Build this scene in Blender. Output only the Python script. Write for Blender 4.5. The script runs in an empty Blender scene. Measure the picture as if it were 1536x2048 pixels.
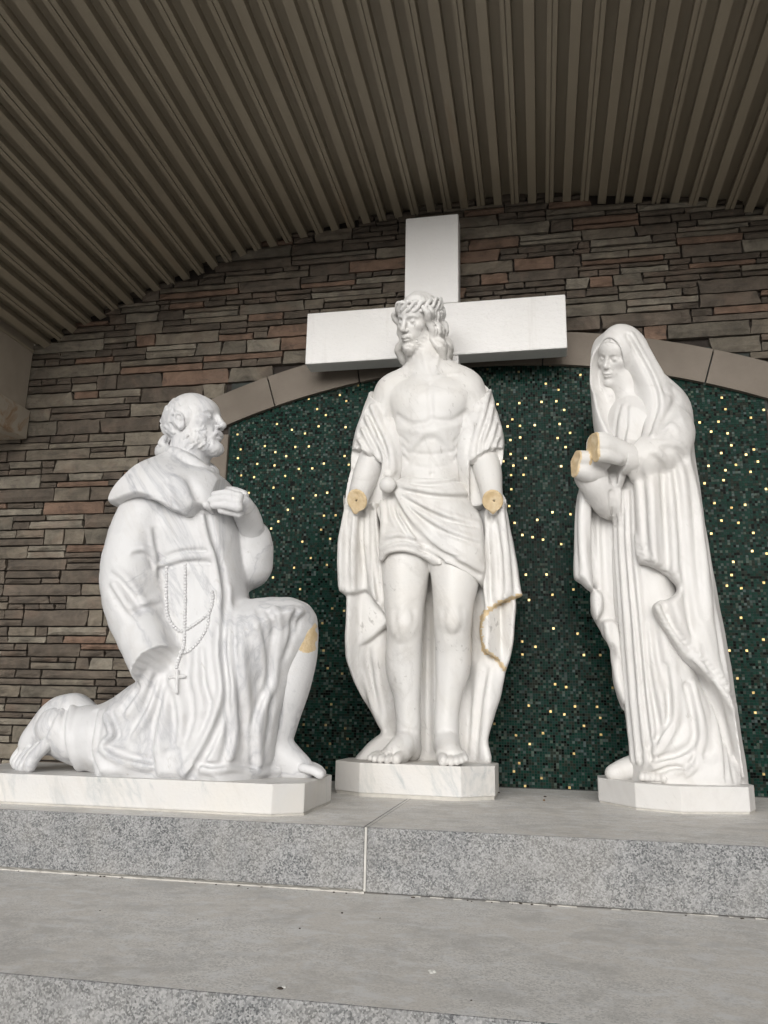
import bpy, bmesh, math, random
import numpy as np
from mathutils import Vector, Matrix

scene = bpy.context.scene
R = math.radians

# ------------------------------------------------------------------ camera
YAW, PITCH, ROLL = R(11.104), R(13.894), R(-1.186)      # turned left, tilted up, slight roll
CAM_Z = 0.30                                             # lens height above the platform top
FPX = 1593.0                                             # focal length in pixels of the 1536 x 2048 photograph
def _cam_matrix():
    c, s = math.cos, math.sin
    base = np.array([[1, 0, 0], [0, 0, 1], [0, -1, 0]], float)
    ry = np.array([[c(YAW), -s(YAW), 0], [s(YAW), c(YAW), 0], [0, 0, 1]])
    rx = np.array([[1, 0, 0], [0, c(PITCH), -s(PITCH)], [0, s(PITCH), c(PITCH)]])
    rz = np.array([[c(ROLL), -s(ROLL), 0], [s(ROLL), c(ROLL), 0], [0, 0, 1]])
    return ry @ rx @ base @ rz
CM = _cam_matrix()
cam_data = bpy.data.cameras.new('camera')
cam = bpy.data.objects.new('camera', cam_data)
scene.collection.objects.link(cam)
cam_data.sensor_fit = 'VERTICAL'; cam_data.sensor_height = 36.0; cam_data.sensor_width = 27.0
cam_data.lens = FPX / 2048 * 36
cam_data.clip_start = 0.05; cam_data.clip_end = 2000
m4 = Matrix.Identity(4)
for i in range(3):
    m4[i][0] = CM[i, 0]; m4[i][1] = -CM[i, 1]; m4[i][2] = -CM[i, 2]
m4[2][3] = CAM_Z
cam.matrix_world = m4
scene.camera = cam

# ------------------------------------------------------------------ daylight: bright overcast
world = bpy.data.worlds.new('World'); scene.world = world; world.use_nodes = True
wn = world.node_tree.nodes; wl = world.node_tree.links
SUN_EL, SUN_AZ = R(15), R(-12)                           # sun stands behind the camera, a little to its left
sky = wn.new('ShaderNodeTexSky'); sky.sky_type = 'NISHITA'; sky.sun_disc = False
sky.sun_elevation = SUN_EL; sky.sun_rotation = math.pi + SUN_AZ
sky.air_density = 1.0; sky.dust_density = 6.0; sky.ozone_density = 1.0
hsv = wn.new('ShaderNodeHueSaturation'); hsv.inputs['Saturation'].default_value = 0.15   # cloud cover greys the sky
wl.new(sky.outputs[0], hsv.inputs['Color'])
wl.new(hsv.outputs[0], wn['Background'].inputs[0]); wn['Background'].inputs[1].default_value = 0.085
sun_d = bpy.data.lights.new('sun', 'SUN'); sun_d.energy = 1.5; sun_d.angle = R(36); sun_d.color = (1.0, 0.985, 0.96)
sun = bpy.data.objects.new('sun', sun_d); scene.collection.objects.link(sun)
sdir = Vector((math.sin(SUN_AZ) * math.cos(SUN_EL), -math.cos(SUN_AZ) * math.cos(SUN_EL), math.sin(SUN_EL)))
sun.rotation_euler = sdir.to_track_quat('Z', 'Y').to_euler()
scene.cycles.max_bounces = 6; scene.cycles.diffuse_bounces = 4; scene.cycles.glossy_bounces = 2; scene.cycles.use_adaptive_sampling = True; scene.cycles.adaptive_threshold = 0.02
vs = scene.view_settings
vs.view_transform = 'Standard'; vs.look = 'None'; vs.exposure = 0.24; vs.gamma = 1.0; vs.use_curve_mapping = False

# ------------------------------------------------------------------ helpers
def at(px, py, y):
    """point of the place seen at photograph pixel (px, py), standing at depth y"""
    d = CM @ np.array([px - 768.0, py - 1024.0, FPX])
    p = d * (y / d[1]); p[2] += CAM_Z
    return p
def link(o, parent=None):
    scene.collection.objects.link(o)
    if parent is not None: o.parent = parent
    return o
def tag(o, label=None, cat=None, group=None, kind=None):
    if label: o['label'] = label
    if cat: o['category'] = cat
    if group: o['group'] = group
    if kind: o['kind'] = kind
    return o
def empty(name, loc=(0, 0, 0)):
    o = bpy.data.objects.new(name, None); o.location = loc; o.empty_display_size = 0.1
    return link(o)
def mesh_obj(name, verts, faces, mat, parent=None, smooth=False):
    me = bpy.data.meshes.new(name); me.from_pydata([tuple(map(float, v)) for v in verts], [], [tuple(map(int, f)) for f in faces]); me.update()
    if mat is not None: me.materials.append(mat)
    if smooth: me.polygons.foreach_set('use_smooth', [True] * len(me.polygons))
    return link(bpy.data.objects.new(name, me), parent)
def bm_obj(name, bm, mat, parent=None, smooth=False):
    me = bpy.data.meshes.new(name); bm.to_mesh(me); bm.free()
    if mat is not None: me.materials.append(mat)
    if smooth: me.polygons.foreach_set('use_smooth', [True] * len(me.polygons))
    return link(bpy.data.objects.new(name, me), parent)
def prism(poly, z0, z1, bevel=0.0, seg=2):
    """vertical prism over a plan polygon"""
    bm = bmesh.new()
    lo = [bm.verts.new((x, y, z0)) for x, y in poly]; hi = [bm.verts.new((x, y, z1)) for x, y in poly]
    n = len(poly)
    bm.faces.new(lo[::-1]); bm.faces.new(hi)
    for i in range(n): bm.faces.new((lo[i], lo[(i + 1) % n], hi[(i + 1) % n], hi[i]))
    bmesh.ops.recalc_face_normals(bm, faces=bm.faces)
    if bevel: bmesh.ops.bevel(bm, geom=list(bm.edges), offset=bevel, segments=seg, profile=0.6, affect='EDGES')
    return bm
def box(x0, x1, y0, y1, z0, z1, bevel=0.0, seg=2):
    return prism([(x0, y0), (x1, y0), (x1, y1), (x0, y1)], z0, z1, bevel, seg)
# ------------------------------------------------------------------ materials
class Mat:
    def __init__(s, name, rough=0.6):
        s.m = bpy.data.materials.new(name); s.m.use_nodes = True
        s.n = s.m.node_tree.nodes; s.l = s.m.node_tree.links
        s.b = s.n['Principled BSDF']; s.b.inputs['Roughness'].default_value = rough
        s.co = s.n.new('ShaderNodeTexCoord')
    def noise(s, scale, detail=4, rough=0.55, vec=None, dist=0.0, stretch=None):
        t = s.n.new('ShaderNodeTexNoise'); t.inputs['Scale'].default_value = scale
        t.inputs['Detail'].default_value = detail; t.inputs['Roughness'].default_value = rough; t.inputs['Distortion'].default_value = dist
        v = vec if vec is not None else s.co.outputs['Object']
        if stretch:
            mp = s.n.new('ShaderNodeMapping'); mp.inputs['Scale'].default_value = stretch
            s.l.new(v, mp.inputs[0]); v = mp.outputs[0]
        s.l.new(v, t.inputs['Vector']); return t.outputs['Fac']
    def voro(s, scale, feature='F1', out='Color', vec=None, rnd=1.0):
        t = s.n.new('ShaderNodeTexVoronoi'); t.feature = feature; t.inputs['Scale'].default_value = scale
        t.inputs['Randomness'].default_value = rnd
        s.l.new(vec if vec is not None else s.co.outputs['Object'], t.inputs['Vector']); return t.outputs[out]
    def ramp(s, fac, stops, interp='LINEAR'):
        r = s.n.new('ShaderNodeValToRGB'); r.color_ramp.interpolation = interp
        els = r.color_ramp.elements
        while len(els) < len(stops): els.new(0.5)
        for e, (p, c) in zip(els, stops):
            e.position = p
            e.color = (c, c, c, 1) if not isinstance(c, (tuple, list)) else (*c, 1)
        s.l.new(fac, r.inputs[0]); return r.outputs[0]
    def mix(s, fac, a, b, mode='MIX'):
        m = s.n.new('ShaderNodeMix'); m.data_type = 'RGBA'; m.blend_type = mode
        for v, i in ((fac, 0), (a, 6), (b, 7)):
            if hasattr(v, 'is_output') or hasattr(v, 'links'): s.l.new(v, m.inputs[i])
            else: m.inputs[i].default_value = v if i == 0 else ((v, v, v, 1) if not isinstance(v, (tuple, list)) else (*v, 1))
        return m.outputs[2]
    def math(s, op, a, b=0.0):
        m = s.n.new('ShaderNodeMath'); m.operation = op
        for v, i in ((a, 0), (b, 1)):
            if hasattr(v, 'links'): s.l.new(v, m.inputs[i])
            else: m.inputs[i].default_value = v
        return m.outputs[0]
    def color(s, c):
        if hasattr(c, 'links'): s.l.new(c, s.b.inputs['Base Color'])
        else: s.b.inputs['Base Color'].default_value = (*c, 1)
    def rough(s, c): s.l.new(c, s.b.inputs['Roughness'])
    def bump(s, h, strength=0.3, dist=0.01):
        b = s.n.new('ShaderNodeBump'); b.inputs['Strength'].default_value = strength; b.inputs['Distance'].default_value = dist
        s.l.new(h, b.inputs['Height']); s.l.new(b.outputs[0], s.b.inputs['Normal'])
    def rand(s):
        t = s.n.new('ShaderNodeObjectInfo'); return t.outputs['Random']

def marble(name, base=(0.80, 0.795, 0.79), vein=(0.42, 0.43, 0.46), amount=0.5, vscale=2.2, seed=0.0, warm=0.15, fleck=0.4, rough=0.5, thinw=.75, grime=.38):
    k = Mat(name, rough)
    mp = k.n.new('ShaderNodeMapping'); mp.inputs['Location'].default_value = (seed, seed * 1.7, seed * 0.6)
    mp.inputs['Rotation'].default_value = (0.2, 0.5, 0.3)
    k.l.new(k.co.outputs['Object'], mp.inputs[0]); v = mp.outputs[0]
    n1 = k.noise(vscale, 8, 0.6, v, 1.2, (1.0, 1.0, 0.42))
    thin = k.ramp(k.math('ABSOLUTE', k.math('SUBTRACT', n1, 0.5)), [(0.0, 1.0), (0.010, 0.55), (0.035, 0.0)])
    patch = k.ramp(k.noise(1.6, 3, 0.5, v), [(0.45, 0.0), (0.68, 1.0)])
    n2 = k.noise(vscale * 4.5, 7, 0.62, v, 1.8, (1.0, 1.0, 0.3))
    blot = k.ramp(n2, [(0.56, 0.0), (0.70, 1.0)])
    vfac = k.math('MULTIPLY', k.math('ADD', k.math('MULTIPLY', thin, thinw), k.math('MULTIPLY', k.math('MULTIPLY', blot, patch), 0.8)), amount)
    col = k.mix(vfac, base, vein)
    warmf = k.math('MULTIPLY', k.ramp(k.noise(3.1, 4, 0.6, v), [(0.42, 0.0), (0.75, 1.0)]), warm)
    col = k.mix(warmf, col, (0.66, 0.60, 0.50))
    fl = k.ramp(k.noise(46, 3, 0.7, v, 0.6, (1, 1, 0.35)), [(0.60, 0.0), (0.70, 1.0)])
    flm = k.math('MULTIPLY', k.math('MULTIPLY', fl, k.ramp(k.noise(7, 3, 0.6, v), [(0.45, 0.0), (0.62, 1.0)])), fleck)
    col = k.mix(flm, col, (0.40, 0.385, 0.37))
    drip = k.ramp(k.noise(13, 6, 0.68, v, 0.5, (1, 1, 0.16)), [(0.54, 0.0), (0.74, 1.0)])
    col = k.mix(k.math('MULTIPLY', drip, grime), col, (0.47, 0.445, 0.41))
    k.color(col)
    k.rough(k.ramp(k.noise(9, 3, 0.5, v), [(0.3, rough - 0.08), (0.7, rough + 0.12)]))
    k.bump(k.math('ADD', k.noise(120, 3, 0.6, v), k.math('MULTIPLY', k.noise(22, 4, 0.6, v), 1.4)), 0.22, 0.004)
    k.b.inputs['Subsurface Weight'].default_value = 0.0
    return k.m
M_CHRIST = marble('white marble with brown flecks', (0.66, 0.652, 0.64), (0.44, 0.425, 0.41), 0.42, 2.4, 3.0, 0.28, 0.95)
M_KNEEL = marble('white marble with grey veins', (0.61, 0.61, 0.617), (0.31, 0.32, 0.35), 0.62, 3.4, 11.0, 0.05, 0.5)
M_MARY = marble('plain cream white marble', (0.64, 0.63, 0.618), (0.44, 0.42, 0.41), 0.16, 1.8, 23.0, 0.14, 0.5)
M_PLINTH = marble('veined plinth marble', (0.61, 0.60, 0.585), (0.30, 0.34, 0.36), 1.15, 3.0, 41.0, 0.4, 0.2, thinw=.30)
def raw_stone():
    k = Mat('tan broken stone', 0.8)
    k.color(k.ramp(k.noise(28, 5, 0.65), [(0.3, (0.54, 0.40, 0.22)), (0.52, (0.64, 0.50, 0.31)), (0.75, (0.72, 0.62, 0.45))]))
    k.bump(k.noise(90, 5, 0.7), 0.5, 0.006); return k.m
M_RAW = raw_stone()
def painted():
    k = Mat('white painted cross', 0.62)
    n = k.noise(3.0, 5, 0.6)
    col = k.ramp(n, [(0.3, (0.735, 0.725, 0.71)), (0.7, (0.775, 0.765, 0.755))])
    scr = k.ramp(k.noise(60, 4, 0.7, None, 0.4, (1, 1, 0.25)), [(0.66, 0.0), (0.78, 0.35)])
    drip = k.ramp(k.noise(18, 5, 0.65, None, 0.3, (1, 1, 0.06)), [(0.58, 0.0), (0.75, 0.28)])
    col = k.mix(drip, col, (0.50, 0.47, 0.43))
    k.color(k.mix(scr, col, (0.52, 0.49, 0.45)))
    k.bump(k.math('ADD', k.noise(70, 4, 0.65, None, 0.3, (0.6, 1, 1)), k.noise(14, 3, 0.5)), 0.6, 0.006); return k.m
M_CROSS = painted()
def stonemat():
    k = Mat('ledge stone', 0.85); r = k.rand()
    base = k.ramp(r, [(0.0, (0.100, 0.080, 0.061)), (0.14, (0.160, 0.135, 0.103)), (0.32, (0.135, 0.117, 0.091)), (0.46, (0.185, 0.160, 0.124)), (0.60, (0.115, 0.093, 0.072)), (0.72, (0.215, 0.190, 0.150)), (0.86, (0.175, 0.112, 0.078))], 'CONSTANT')
    cmb = k.n.new('ShaderNodeCombineXYZ'); k.l.new(k.math('MULTIPLY', r, 37.0), cmb.inputs[0]); k.l.new(k.math('MULTIPLY', r, 91.0), cmb.inputs[2])
    add = k.n.new('ShaderNodeVectorMath'); k.l.new(k.co.outputs['Object'], add.inputs[0]); k.l.new(cmb.outputs[0], add.inputs[1]); v = add.outputs[0]
    blot = k.ramp(k.noise(9, 5, 0.65, v, 0.6), [(0.35, 0.55), (0.65, 1.15)])
    col = k.mix(1.0, base, blot, 'MULTIPLY')
    pink = k.math('MULTIPLY', k.ramp(k.noise(5, 3, 0.5, v), [(0.56, 0.0), (0.68, 1.0)]), 0.45)
    col = k.mix(pink, col, (0.155, 0.108, 0.080))
    soot = k.ramp(k.noise(16, 6, 0.7, v, 0.8, (0.5, 1, 1.6)), [(0.55, 0.0), (0.72, 0.7)])
    col = k.mix(soot, col, (0.045, 0.039, 0.033))
    k.color(col); k.bump(k.math('ADD', k.noise(40, 6, 0.7, v), k.noise(13, 3, 0.6, v, 0, (0.5, 1, 1.5))), 0.55, 0.012); return k.m
M_STONE = stonemat()
def mortar():
    k = Mat('dark mortar', 0.95); k.color(k.ramp(k.noise(30, 4), [(0.3, (0.022, 0.017, 0.014)), (0.7, (0.042, 0.033, 0.027))])); k.bump(k.noise(80, 4), 0.4, 0.006); return k.m
M_MORTAR = mortar()
def trim():
    k = Mat('smooth buff arch stone', 0.8); v = k.co.outputs['Object']
    col = k.ramp(k.noise(4, 5, 0.6, v), [(0.3, (0.145, 0.122, 0.098)), (0.7, (0.20, 0.17, 0.14))])
    k.color(k.mix(k.ramp(k.noise(14, 5, 0.7), [(0.55, 0.0), (0.8, 0.5)]), col, (0.14, 0.115, 0.093))); k.bump(k.noise(90, 4, 0.6), 0.25, 0.004); return k.m
M_TRIM = trim()
def granite(name, lo, mid, hi, film, warm):
    k = Mat(name, 0.7)
    c = k.voro(300, 'F1', 'Color'); sep = k.n.new('ShaderNodeSeparateColor'); k.l.new(c, sep.inputs[0])
    grain = k.math('ADD', k.math('MULTIPLY', sep.outputs[0], 0.6), k.math('MULTIPLY', k.noise(190, 4, 0.65), 0.5))
    col = k.ramp(grain, [(0.28, lo), (0.50, mid), (0.80, hi)])
    stain = k.math('MULTIPLY', k.ramp(k.noise(3.5, 6, 0.7, None, 0.2), [(0.42, 0.0), (0.58, 1.0)]), film)
    col = k.mix(stain, col, warm)
    wear = k.ramp(k.noise(24, 6, 0.72, None, 0.3, (0.75, 1, 1)), [(0.50, 0.0), (0.60, film)])
    col = k.mix(wear, col, tuple(min(.75, x * 1.18) for x in hi))
    dk = k.ramp(k.noise(9, 6, 0.75, None, 0.3, (0.85, 1, 1)), [(0.48, 0.0), (0.62, film * 0.8)])
    col = k.mix(dk, col, tuple(x * .66 for x in mid))
    k.color(col); k.rough(k.ramp(k.noise(5, 3), [(0.3, 0.55), (0.7, 0.8)])); k.bump(k.noise(160, 3, 0.6), 0.25, 0.003); return k.m
M_GRAN = granite('speckled grey granite', (0.07, 0.073, 0.077), (0.175, 0.18, 0.183), (0.33, 0.33, 0.33), 0.3, (0.33, 0.315, 0.29))
M_GRANTOP = granite('worn granite tread with painted light', (0.50, 0.49, 0.475), (0.66, 0.642, 0.612), (0.76, 0.742, 0.712), 0.62, (0.65, 0.617, 0.57))  # worn, stained tread; base colour lifted above the riser's to replace missing top light
def simple(name, c, rough=0.7, metal=0.0, nscale=20, var=0.15, bump=0.2):
    k = Mat(name, rough); k.b.inputs['Metallic'].default_value = metal
    lo = tuple(x * (1 - var) for x in c); hi = tuple(min(1, x * (1 + var)) for x in c)
    k.color(k.ramp(k.noise(nscale, 5, 0.6), [(0.3, lo), (0.7, hi)])); k.bump(k.noise(nscale * 4, 4, 0.6), bump, 0.004); return k.m
M_JOINT = simple('pale grout', (0.50, 0.48, 0.44), 0.85)
def deck():
    k = Mat('brown painted roof deck', 0.55)
    col = k.ramp(k.noise(2.2, 5, 0.6, None, 0.3, (1, 0.25, 1)), [(0.3, (0.25, 0.212, 0.156)), (0.7, (0.325, 0.282, 0.212))])
    rust = k.ramp(k.noise(7, 6, 0.7, None, 0.4, (1, 0.12, 1)), [(0.62, 0.0), (0.78, 0.5)])
    k.color(k.mix(rust, col, (0.23, 0.145, 0.075))); k.bump(k.noise(60, 3), 0.08, 0.003); return k.m
M_DECK = deck()
M_SEAM = simple('dark deck seam', (0.03, 0.026, 0.02), 0.9)
def beam():
    k = Mat('weathered tan edge beam', 0.75)
    col = k.ramp(k.noise(3, 5, 0.6), [(0.3, (0.32, 0.28, 0.225)), (0.7, (0.40, 0.355, 0.29))])
    k.color(k.mix(k.ramp(k.noise(9, 6, 0.7, None, 0.6), [(0.47, 0.0), (0.60, 0.85)]), col, (0.24, 0.13, 0.055))); k.bump(k.noise(60, 4), 0.2, 0.004); return k.m
M_BEAM = beam()
M_PANEL = simple('tan canopy side panel', (0.335, 0.29, 0.235), 0.75, 0, 6, 0.1)
# ------------------------------------------------------------------ carving: distance fields turned into meshes
F32 = np.float32
def nrm(v):
    v = np.asarray(v, float); return v / np.linalg.norm(v)
def spline(pts, n=6, closed=False):
    """Catmull-Rom through points (any dimension)"""
    P = np.asarray(pts, float); m = len(P)
    if m < 3 and not closed:
        t = np.linspace(0, 1, n + 1)[:, None]; return P[0] * (1 - t) + P[-1] * t
    out = []
    rng = range(m) if closed else range(m - 1)
    for i in rng:
        if closed: p0, p1, p2, p3 = P[i - 1], P[i], P[(i + 1) % m], P[(i + 2) % m]
        else: p0, p1, p2, p3 = P[max(i - 1, 0)], P[i], P[i + 1], P[min(i + 2, m - 1)]
        for k in range(n):
            t = k / n
            out.append(0.5 * (2 * p1 + (p2 - p0) * t + (2 * p0 - 5 * p1 + 4 * p2 - p3) * t * t + (3 * p1 - p0 - 3 * p2 + p3) * t ** 3))
    if not closed: out.append(P[-1])
    return np.array(out)
def smin(a, b, k):
    if k <= 0: return np.minimum(a, b)
    h = np.maximum(k - np.abs(a - b), 0) / k
    return np.minimum(a, b) - h * h * (k * 0.25)

def XZ(pxs, y): return [(lambda p: (p[0], p[2]))(at(a, b, y)) for a, b in pxs]
class Field:
    def __init__(s, lo, hi, vox):
        s.lo = np.asarray(lo, float); s.v = vox
        s.n = np.maximum(((np.asarray(hi, float) - s.lo) / vox).astype(int) + 1, 4)
        s.D = np.full(s.n, 0.5, F32)
        s.ax = [(s.lo[i] + vox * np.arange(s.n[i])).astype(F32) for i in range(3)]
    def view(s, lo, hi):
        a = np.clip(((np.asarray(lo) - s.lo) / s.v).astype(int), 0, s.n); b = np.clip(((np.asarray(hi) - s.lo) / s.v).astype(int) + 2, 0, s.n)
        if np.any(b <= a): return None
        sl = tuple(slice(a[i], b[i]) for i in range(3))
        return sl, s.ax[0][sl[0]][:, None, None], s.ax[1][sl[1]][None, :, None], s.ax[2][sl[2]][None, None, :]
    def put(s, sl, d, k, op):
        D = s.D[sl]
        if op == '+': s.D[sl] = smin(D, d, k)
        elif op == '-': s.D[sl] = -smin(-D, d, k)
        elif op == '&': s.D[sl] = -smin(-D, -d, k)
    def cap(s, a, b, r0, r1=None, k=0.02, op='+'):
        a = np.asarray(a, float); b = np.asarray(b, float); r1 = r0 if r1 is None else r1
        m = max(r0, r1) + k + 0.012
        w = s.view(np.minimum(a, b) - m, np.maximum(a, b) + m)
        if w is None: return
        sl, X, Y, Z = w; ab = b - a; L = float(ab @ ab) + 1e-12
        t = np.clip(((X - a[0]) * ab[0] + (Y - a[1]) * ab[1] + (Z - a[2]) * ab[2]) / L, 0, 1).astype(F32)
        d = np.sqrt((X - a[0] - t * ab[0]) ** 2 + (Y - a[1] - t * ab[1]) ** 2 + (Z - a[2] - t * ab[2]) ** 2) - (r0 + t * (r1 - r0))
        s.put(sl, d.astype(F32), k, op)
    def chain(s, pts, rad, k=0.02, n=4, op='+'):
        pts = np.asarray(pts, float); rad = np.broadcast_to(np.asarray(rad, float), (len(pts),))
        q = spline(np.c_[pts, rad], n)
        for i in range(len(q) - 1): s.cap(q[i, :3], q[i + 1, :3], max(q[i, 3], 1e-4), max(q[i + 1, 3], 1e-4), k, op)
    def ell(s, c, r, k=0.02, rot=None, op='+'):
        c = np.asarray(c, float); r = np.asarray(r, float); m = r.max() + k + 0.012
        w = s.view(c - m, c + m)
        if w is None: return
        sl, X, Y, Z = w; x, y, z = X - c[0], Y - c[1], Z - c[2]
        if rot is not None:
            Q = np.asarray(rot)     # columns = local axes in world
            x, y, z = (Q[0, 0] * x + Q[1, 0] * y + Q[2, 0] * z), (Q[0, 1] * x + Q[1, 1] * y + Q[2, 1] * z), (Q[0, 2] * x + Q[1, 2] * y + Q[2, 2] * z)
        k0 = np.sqrt((x / r[0]) ** 2 + (y / r[1]) ** 2 + (z / r[2]) ** 2)
        k1 = np.sqrt((x / r[0] ** 2) ** 2 + (y / r[1] ** 2) ** 2 + (z / r[2] ** 2) ** 2) + 1e-9
        s.put(sl, (k0 * (k0 - 1) / k1).astype(F32), k, op)
    def pillow(s, poly, yc, T, Rr, k=0.02, op='+', n=5, sm=True):
        """solid with the outline poly (x, z), rounded edge radius Rr, half thickness T round the surface y = yc(x, z)"""
        P = spline(poly, n, True) if sm else np.asarray(poly, float)
        pad = k + 0.015
        X = s.ax[0]; Z = s.ax[2]
        i0, i1 = np.searchsorted(X, [P[:, 0].min() - pad, P[:, 0].max() + pad]); j0, j1 = np.searchsorted(Z, [P[:, 1].min() - pad, P[:, 1].max() + pad])
        if op == '&': i0, i1, j0, j1 = 0, len(X), 0, len(Z)
        if i1 <= i0 or j1 <= j0: return
        gx = X[i0:i1][:, None]; gz = Z[j0:j1][None, :]
        d2 = np.full((i1 - i0, j1 - j0), 1e9, F32); ins = np.zeros(d2.shape, bool)
        for a, b in zip(P, np.roll(P, -1, 0)):
            ex, ez = b - a; L = ex * ex + ez * ez + 1e-12
            t = np.clip(((gx - a[0]) * ex + (gz - a[1]) * ez) / L, 0, 1)
            d2 = np.minimum(d2, (gx - a[0] - t * ex) ** 2 + (gz - a[1] - t * ez) ** 2)
            c = (a[1] > gz) != (b[1] > gz)
            ins ^= c & (gx < (b[0] - a[0]) * (gz - a[1]) / (b[1] - a[1] + 1e-12) + a[0])
        sd = np.sqrt(d2) * np.where(ins, -1, 1)
        Yc = yc(gx, gz) if callable(yc) else yc
        Yc = np.broadcast_to(Yc, sd.shape); Tm = T(gx, gz) if callable(T) else T; Tm = np.broadcast_to(Tm, sd.shape)
        ylo, yhi = (Yc - Tm)[sd < pad].min() - pad, (Yc + Tm)[sd < pad].max() + pad
        l0, l1 = np.searchsorted(s.ax[1], [ylo, yhi])
        if op == '&': l0, l1 = 0, len(s.ax[1])
        Y = s.ax[1][l0:l1][None, :, None]
        dd = np.hypot(np.maximum(sd + Rr, 0)[:, None, :], (Y - Yc[:, None, :]) * (Rr / Tm)[:, None, :]) - Rr
        dd = np.where(dd < 0, dd * (np.minimum(Tm / Rr, 1))[:, None, :], dd).astype(F32)
        s.put((slice(i0, i1), slice(l0, l1), slice(j0, j1)), dd, k, op)
    def plane(s, p, nv, lo=None, hi=None, k=0.0, rough=0.0, seed=0):
        """cut away everything on the side nv points to (inside the box lo..hi)"""
        nv = nrm(nv)
        if lo is not None: lo, hi = np.minimum(lo, hi), np.maximum(lo, hi)
        w = s.view(s.lo if lo is None else lo, s.lo + s.n * s.v if hi is None else hi)
        sl, X, Y, Z = w
        d = (X - p[0]) * nv[0] + (Y - p[1]) * nv[1] + (Z - p[2]) * nv[2]
        if rough: d = d + rough * (np.sin(X * 97 + seed) * np.sin(Z * 83 + Y * 41 + seed * 2) + 0.5 * np.sin(X * 190 + Z * 170 + seed))
        s.put(sl, -d.astype(F32), k, '-') if False else s.D.__setitem__(sl, np.maximum(s.D[sl], d.astype(F32)))
    def bump(s, pts, wid, amp, n=5, wid1=None):
        """raise (amp > 0) or groove (amp < 0) the surface along a line; wid / amp may vary along it"""
        pts = np.asarray(pts, float); m = len(pts)
        wd = np.broadcast_to(np.asarray(wid, float), (m,)); am = np.broadcast_to(np.asarray(amp, float), (m,))
        q = spline(np.c_[pts, wd, am], n); mx = wd.max() * 2.6
        w = s.view(q[:, :3].min(0) - mx, q[:, :3].max(0) + mx)
        if w is None: return
        sl, X, Y, Z = w
        best = np.full(s.D[sl].shape, 1e9, F32); ba = np.zeros(best.shape, F32)
        for i in range(len(q) - 1):
            a, b = q[i], q[i + 1]; mm = max(a[3], b[3]) * 2.6
            u = s.view(np.minimum(a[:3], b[:3]) - mm, np.maximum(a[:3], b[:3]) + mm)
            if u is None: continue
            us, X, Y, Z = u; rel = tuple(slice(us[j].start - sl[j].start, us[j].stop - sl[j].start) for j in range(3))
            ab = b[:3] - a[:3]; L = float(ab @ ab) + 1e-12
            t = np.clip(((X - a[0]) * ab[0] + (Y - a[1]) * ab[1] + (Z - a[2]) * ab[2]) / L, 0, 1)
            d2 = ((X - a[0] - t * ab[0]) ** 2 + (Y - a[1] - t * ab[1]) ** 2 + (Z - a[2] - t * ab[2]) ** 2) / (a[3] + t * (b[3] - a[3])) ** 2
            bb = best[rel]; f = d2 < bb
            best[rel] = np.where(f, d2, bb); ba[rel] = np.where(f, a[4] + t * (b[4] - a[4]), ba[rel])
        s.D[sl] -= ba * np.exp(-np.minimum(best, 40))
    def noise(s, amp, scale, lo=None, hi=None, seed=1):
        """cheap lumpy displacement from summed sines"""
        w = s.view(s.lo if lo is None else lo, s.lo + s.n * s.v if hi is None else hi); sl, X, Y, Z = w
        rs = np.random.RandomState(seed); d = 0
        for i in range(5):
            a = rs.normal(size=3); a *= scale * rs.uniform(0.6, 1.5) / np.linalg.norm(a)
            d = d + np.sin(X * a[0] + Y * a[1] + Z * a[2] + rs.uniform(0, 6.28))
        s.D[sl] -= (amp / 2.5 * d).astype(F32)
    def sample(s, P):
        g = np.clip(((P - s.lo) / s.v), 0, s.n - 1.001); i = g.astype(int); f = g - i; D = s.D; r = 0
        for a in (0, 1):
            for b in (0, 1):
                for c in (0, 1):
                    wgt = (f[..., 0] if a else 1 - f[..., 0]) * (f[..., 1] if b else 1 - f[..., 1]) * (f[..., 2] if c else 1 - f[..., 2])
                    r = r + wgt * D[i[..., 0] + a, i[..., 1] + b, i[..., 2] + c]
        return r
    def hit(s, px, py, y0=None, y1=None):
        """where the line of sight at photograph pixel meets the carved surface"""
        d = CM @ np.array([px - 768.0, py - 1024.0, FPX]); d = d / d[1]
        ya, yb = s.ax[1][0] if y0 is None else y0, s.ax[1][-1] if y1 is None else y1
        t = np.arange(ya, yb, 0.0015); P = t[:, None] * d + np.array([0, 0, CAM_Z]); v = s.sample(P)
        j = np.argmax(v < 0)
        if v[j] < 0: return P[j]
        return P[np.argmin(v)]
    def draw(s, pxs, wid, amp, n=4, y0=None, y1=None, dense=True):
        """bump along a line traced over the surface"""
        q = spline(pxs, 3) if (dense and len(pxs) > 2) else np.asarray(pxs, float)
        P = np.array([s.hit(a, b, y0, y1) for a, b in q[:, :2]])
        m = len(pxs); t = np.linspace(0, m - 1, len(P)); 
        wd = np.interp(t, np.arange(m), np.broadcast_to(np.asarray(wid, float), (m,))); am = np.interp(t, np.arange(m), np.broadcast_to(np.asarray(amp, float), (m,)))
        s.bump(P, wd, am, 2)
    def fold(s, pxs, wid=0.012, amp=0.010, y0=None, y1=None, taper=True, side=1, under=0.8):
        """a cloth fold: ridge with a groove along one side (side=+1 right/below of the drawing direction)"""
        m = len(pxs); tp = np.ones(m)
        if taper: tp = np.interp(np.arange(m), [0, (m - 1) * 0.3, (m - 1) * 0.75, m - 1], [0.45, 1, 1, 0.4])
        s.draw(pxs, wid, amp * tp, y0=y0, y1=y1)
        p = np.asarray(pxs, float); t = np.gradient(p, axis=0); t /= np.linalg.norm(t, axis=1)[:, None] + 1e-9
        nn = np.c_[-t[:, 1], t[:, 0]] * side * wid * 1.5 * 540
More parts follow.
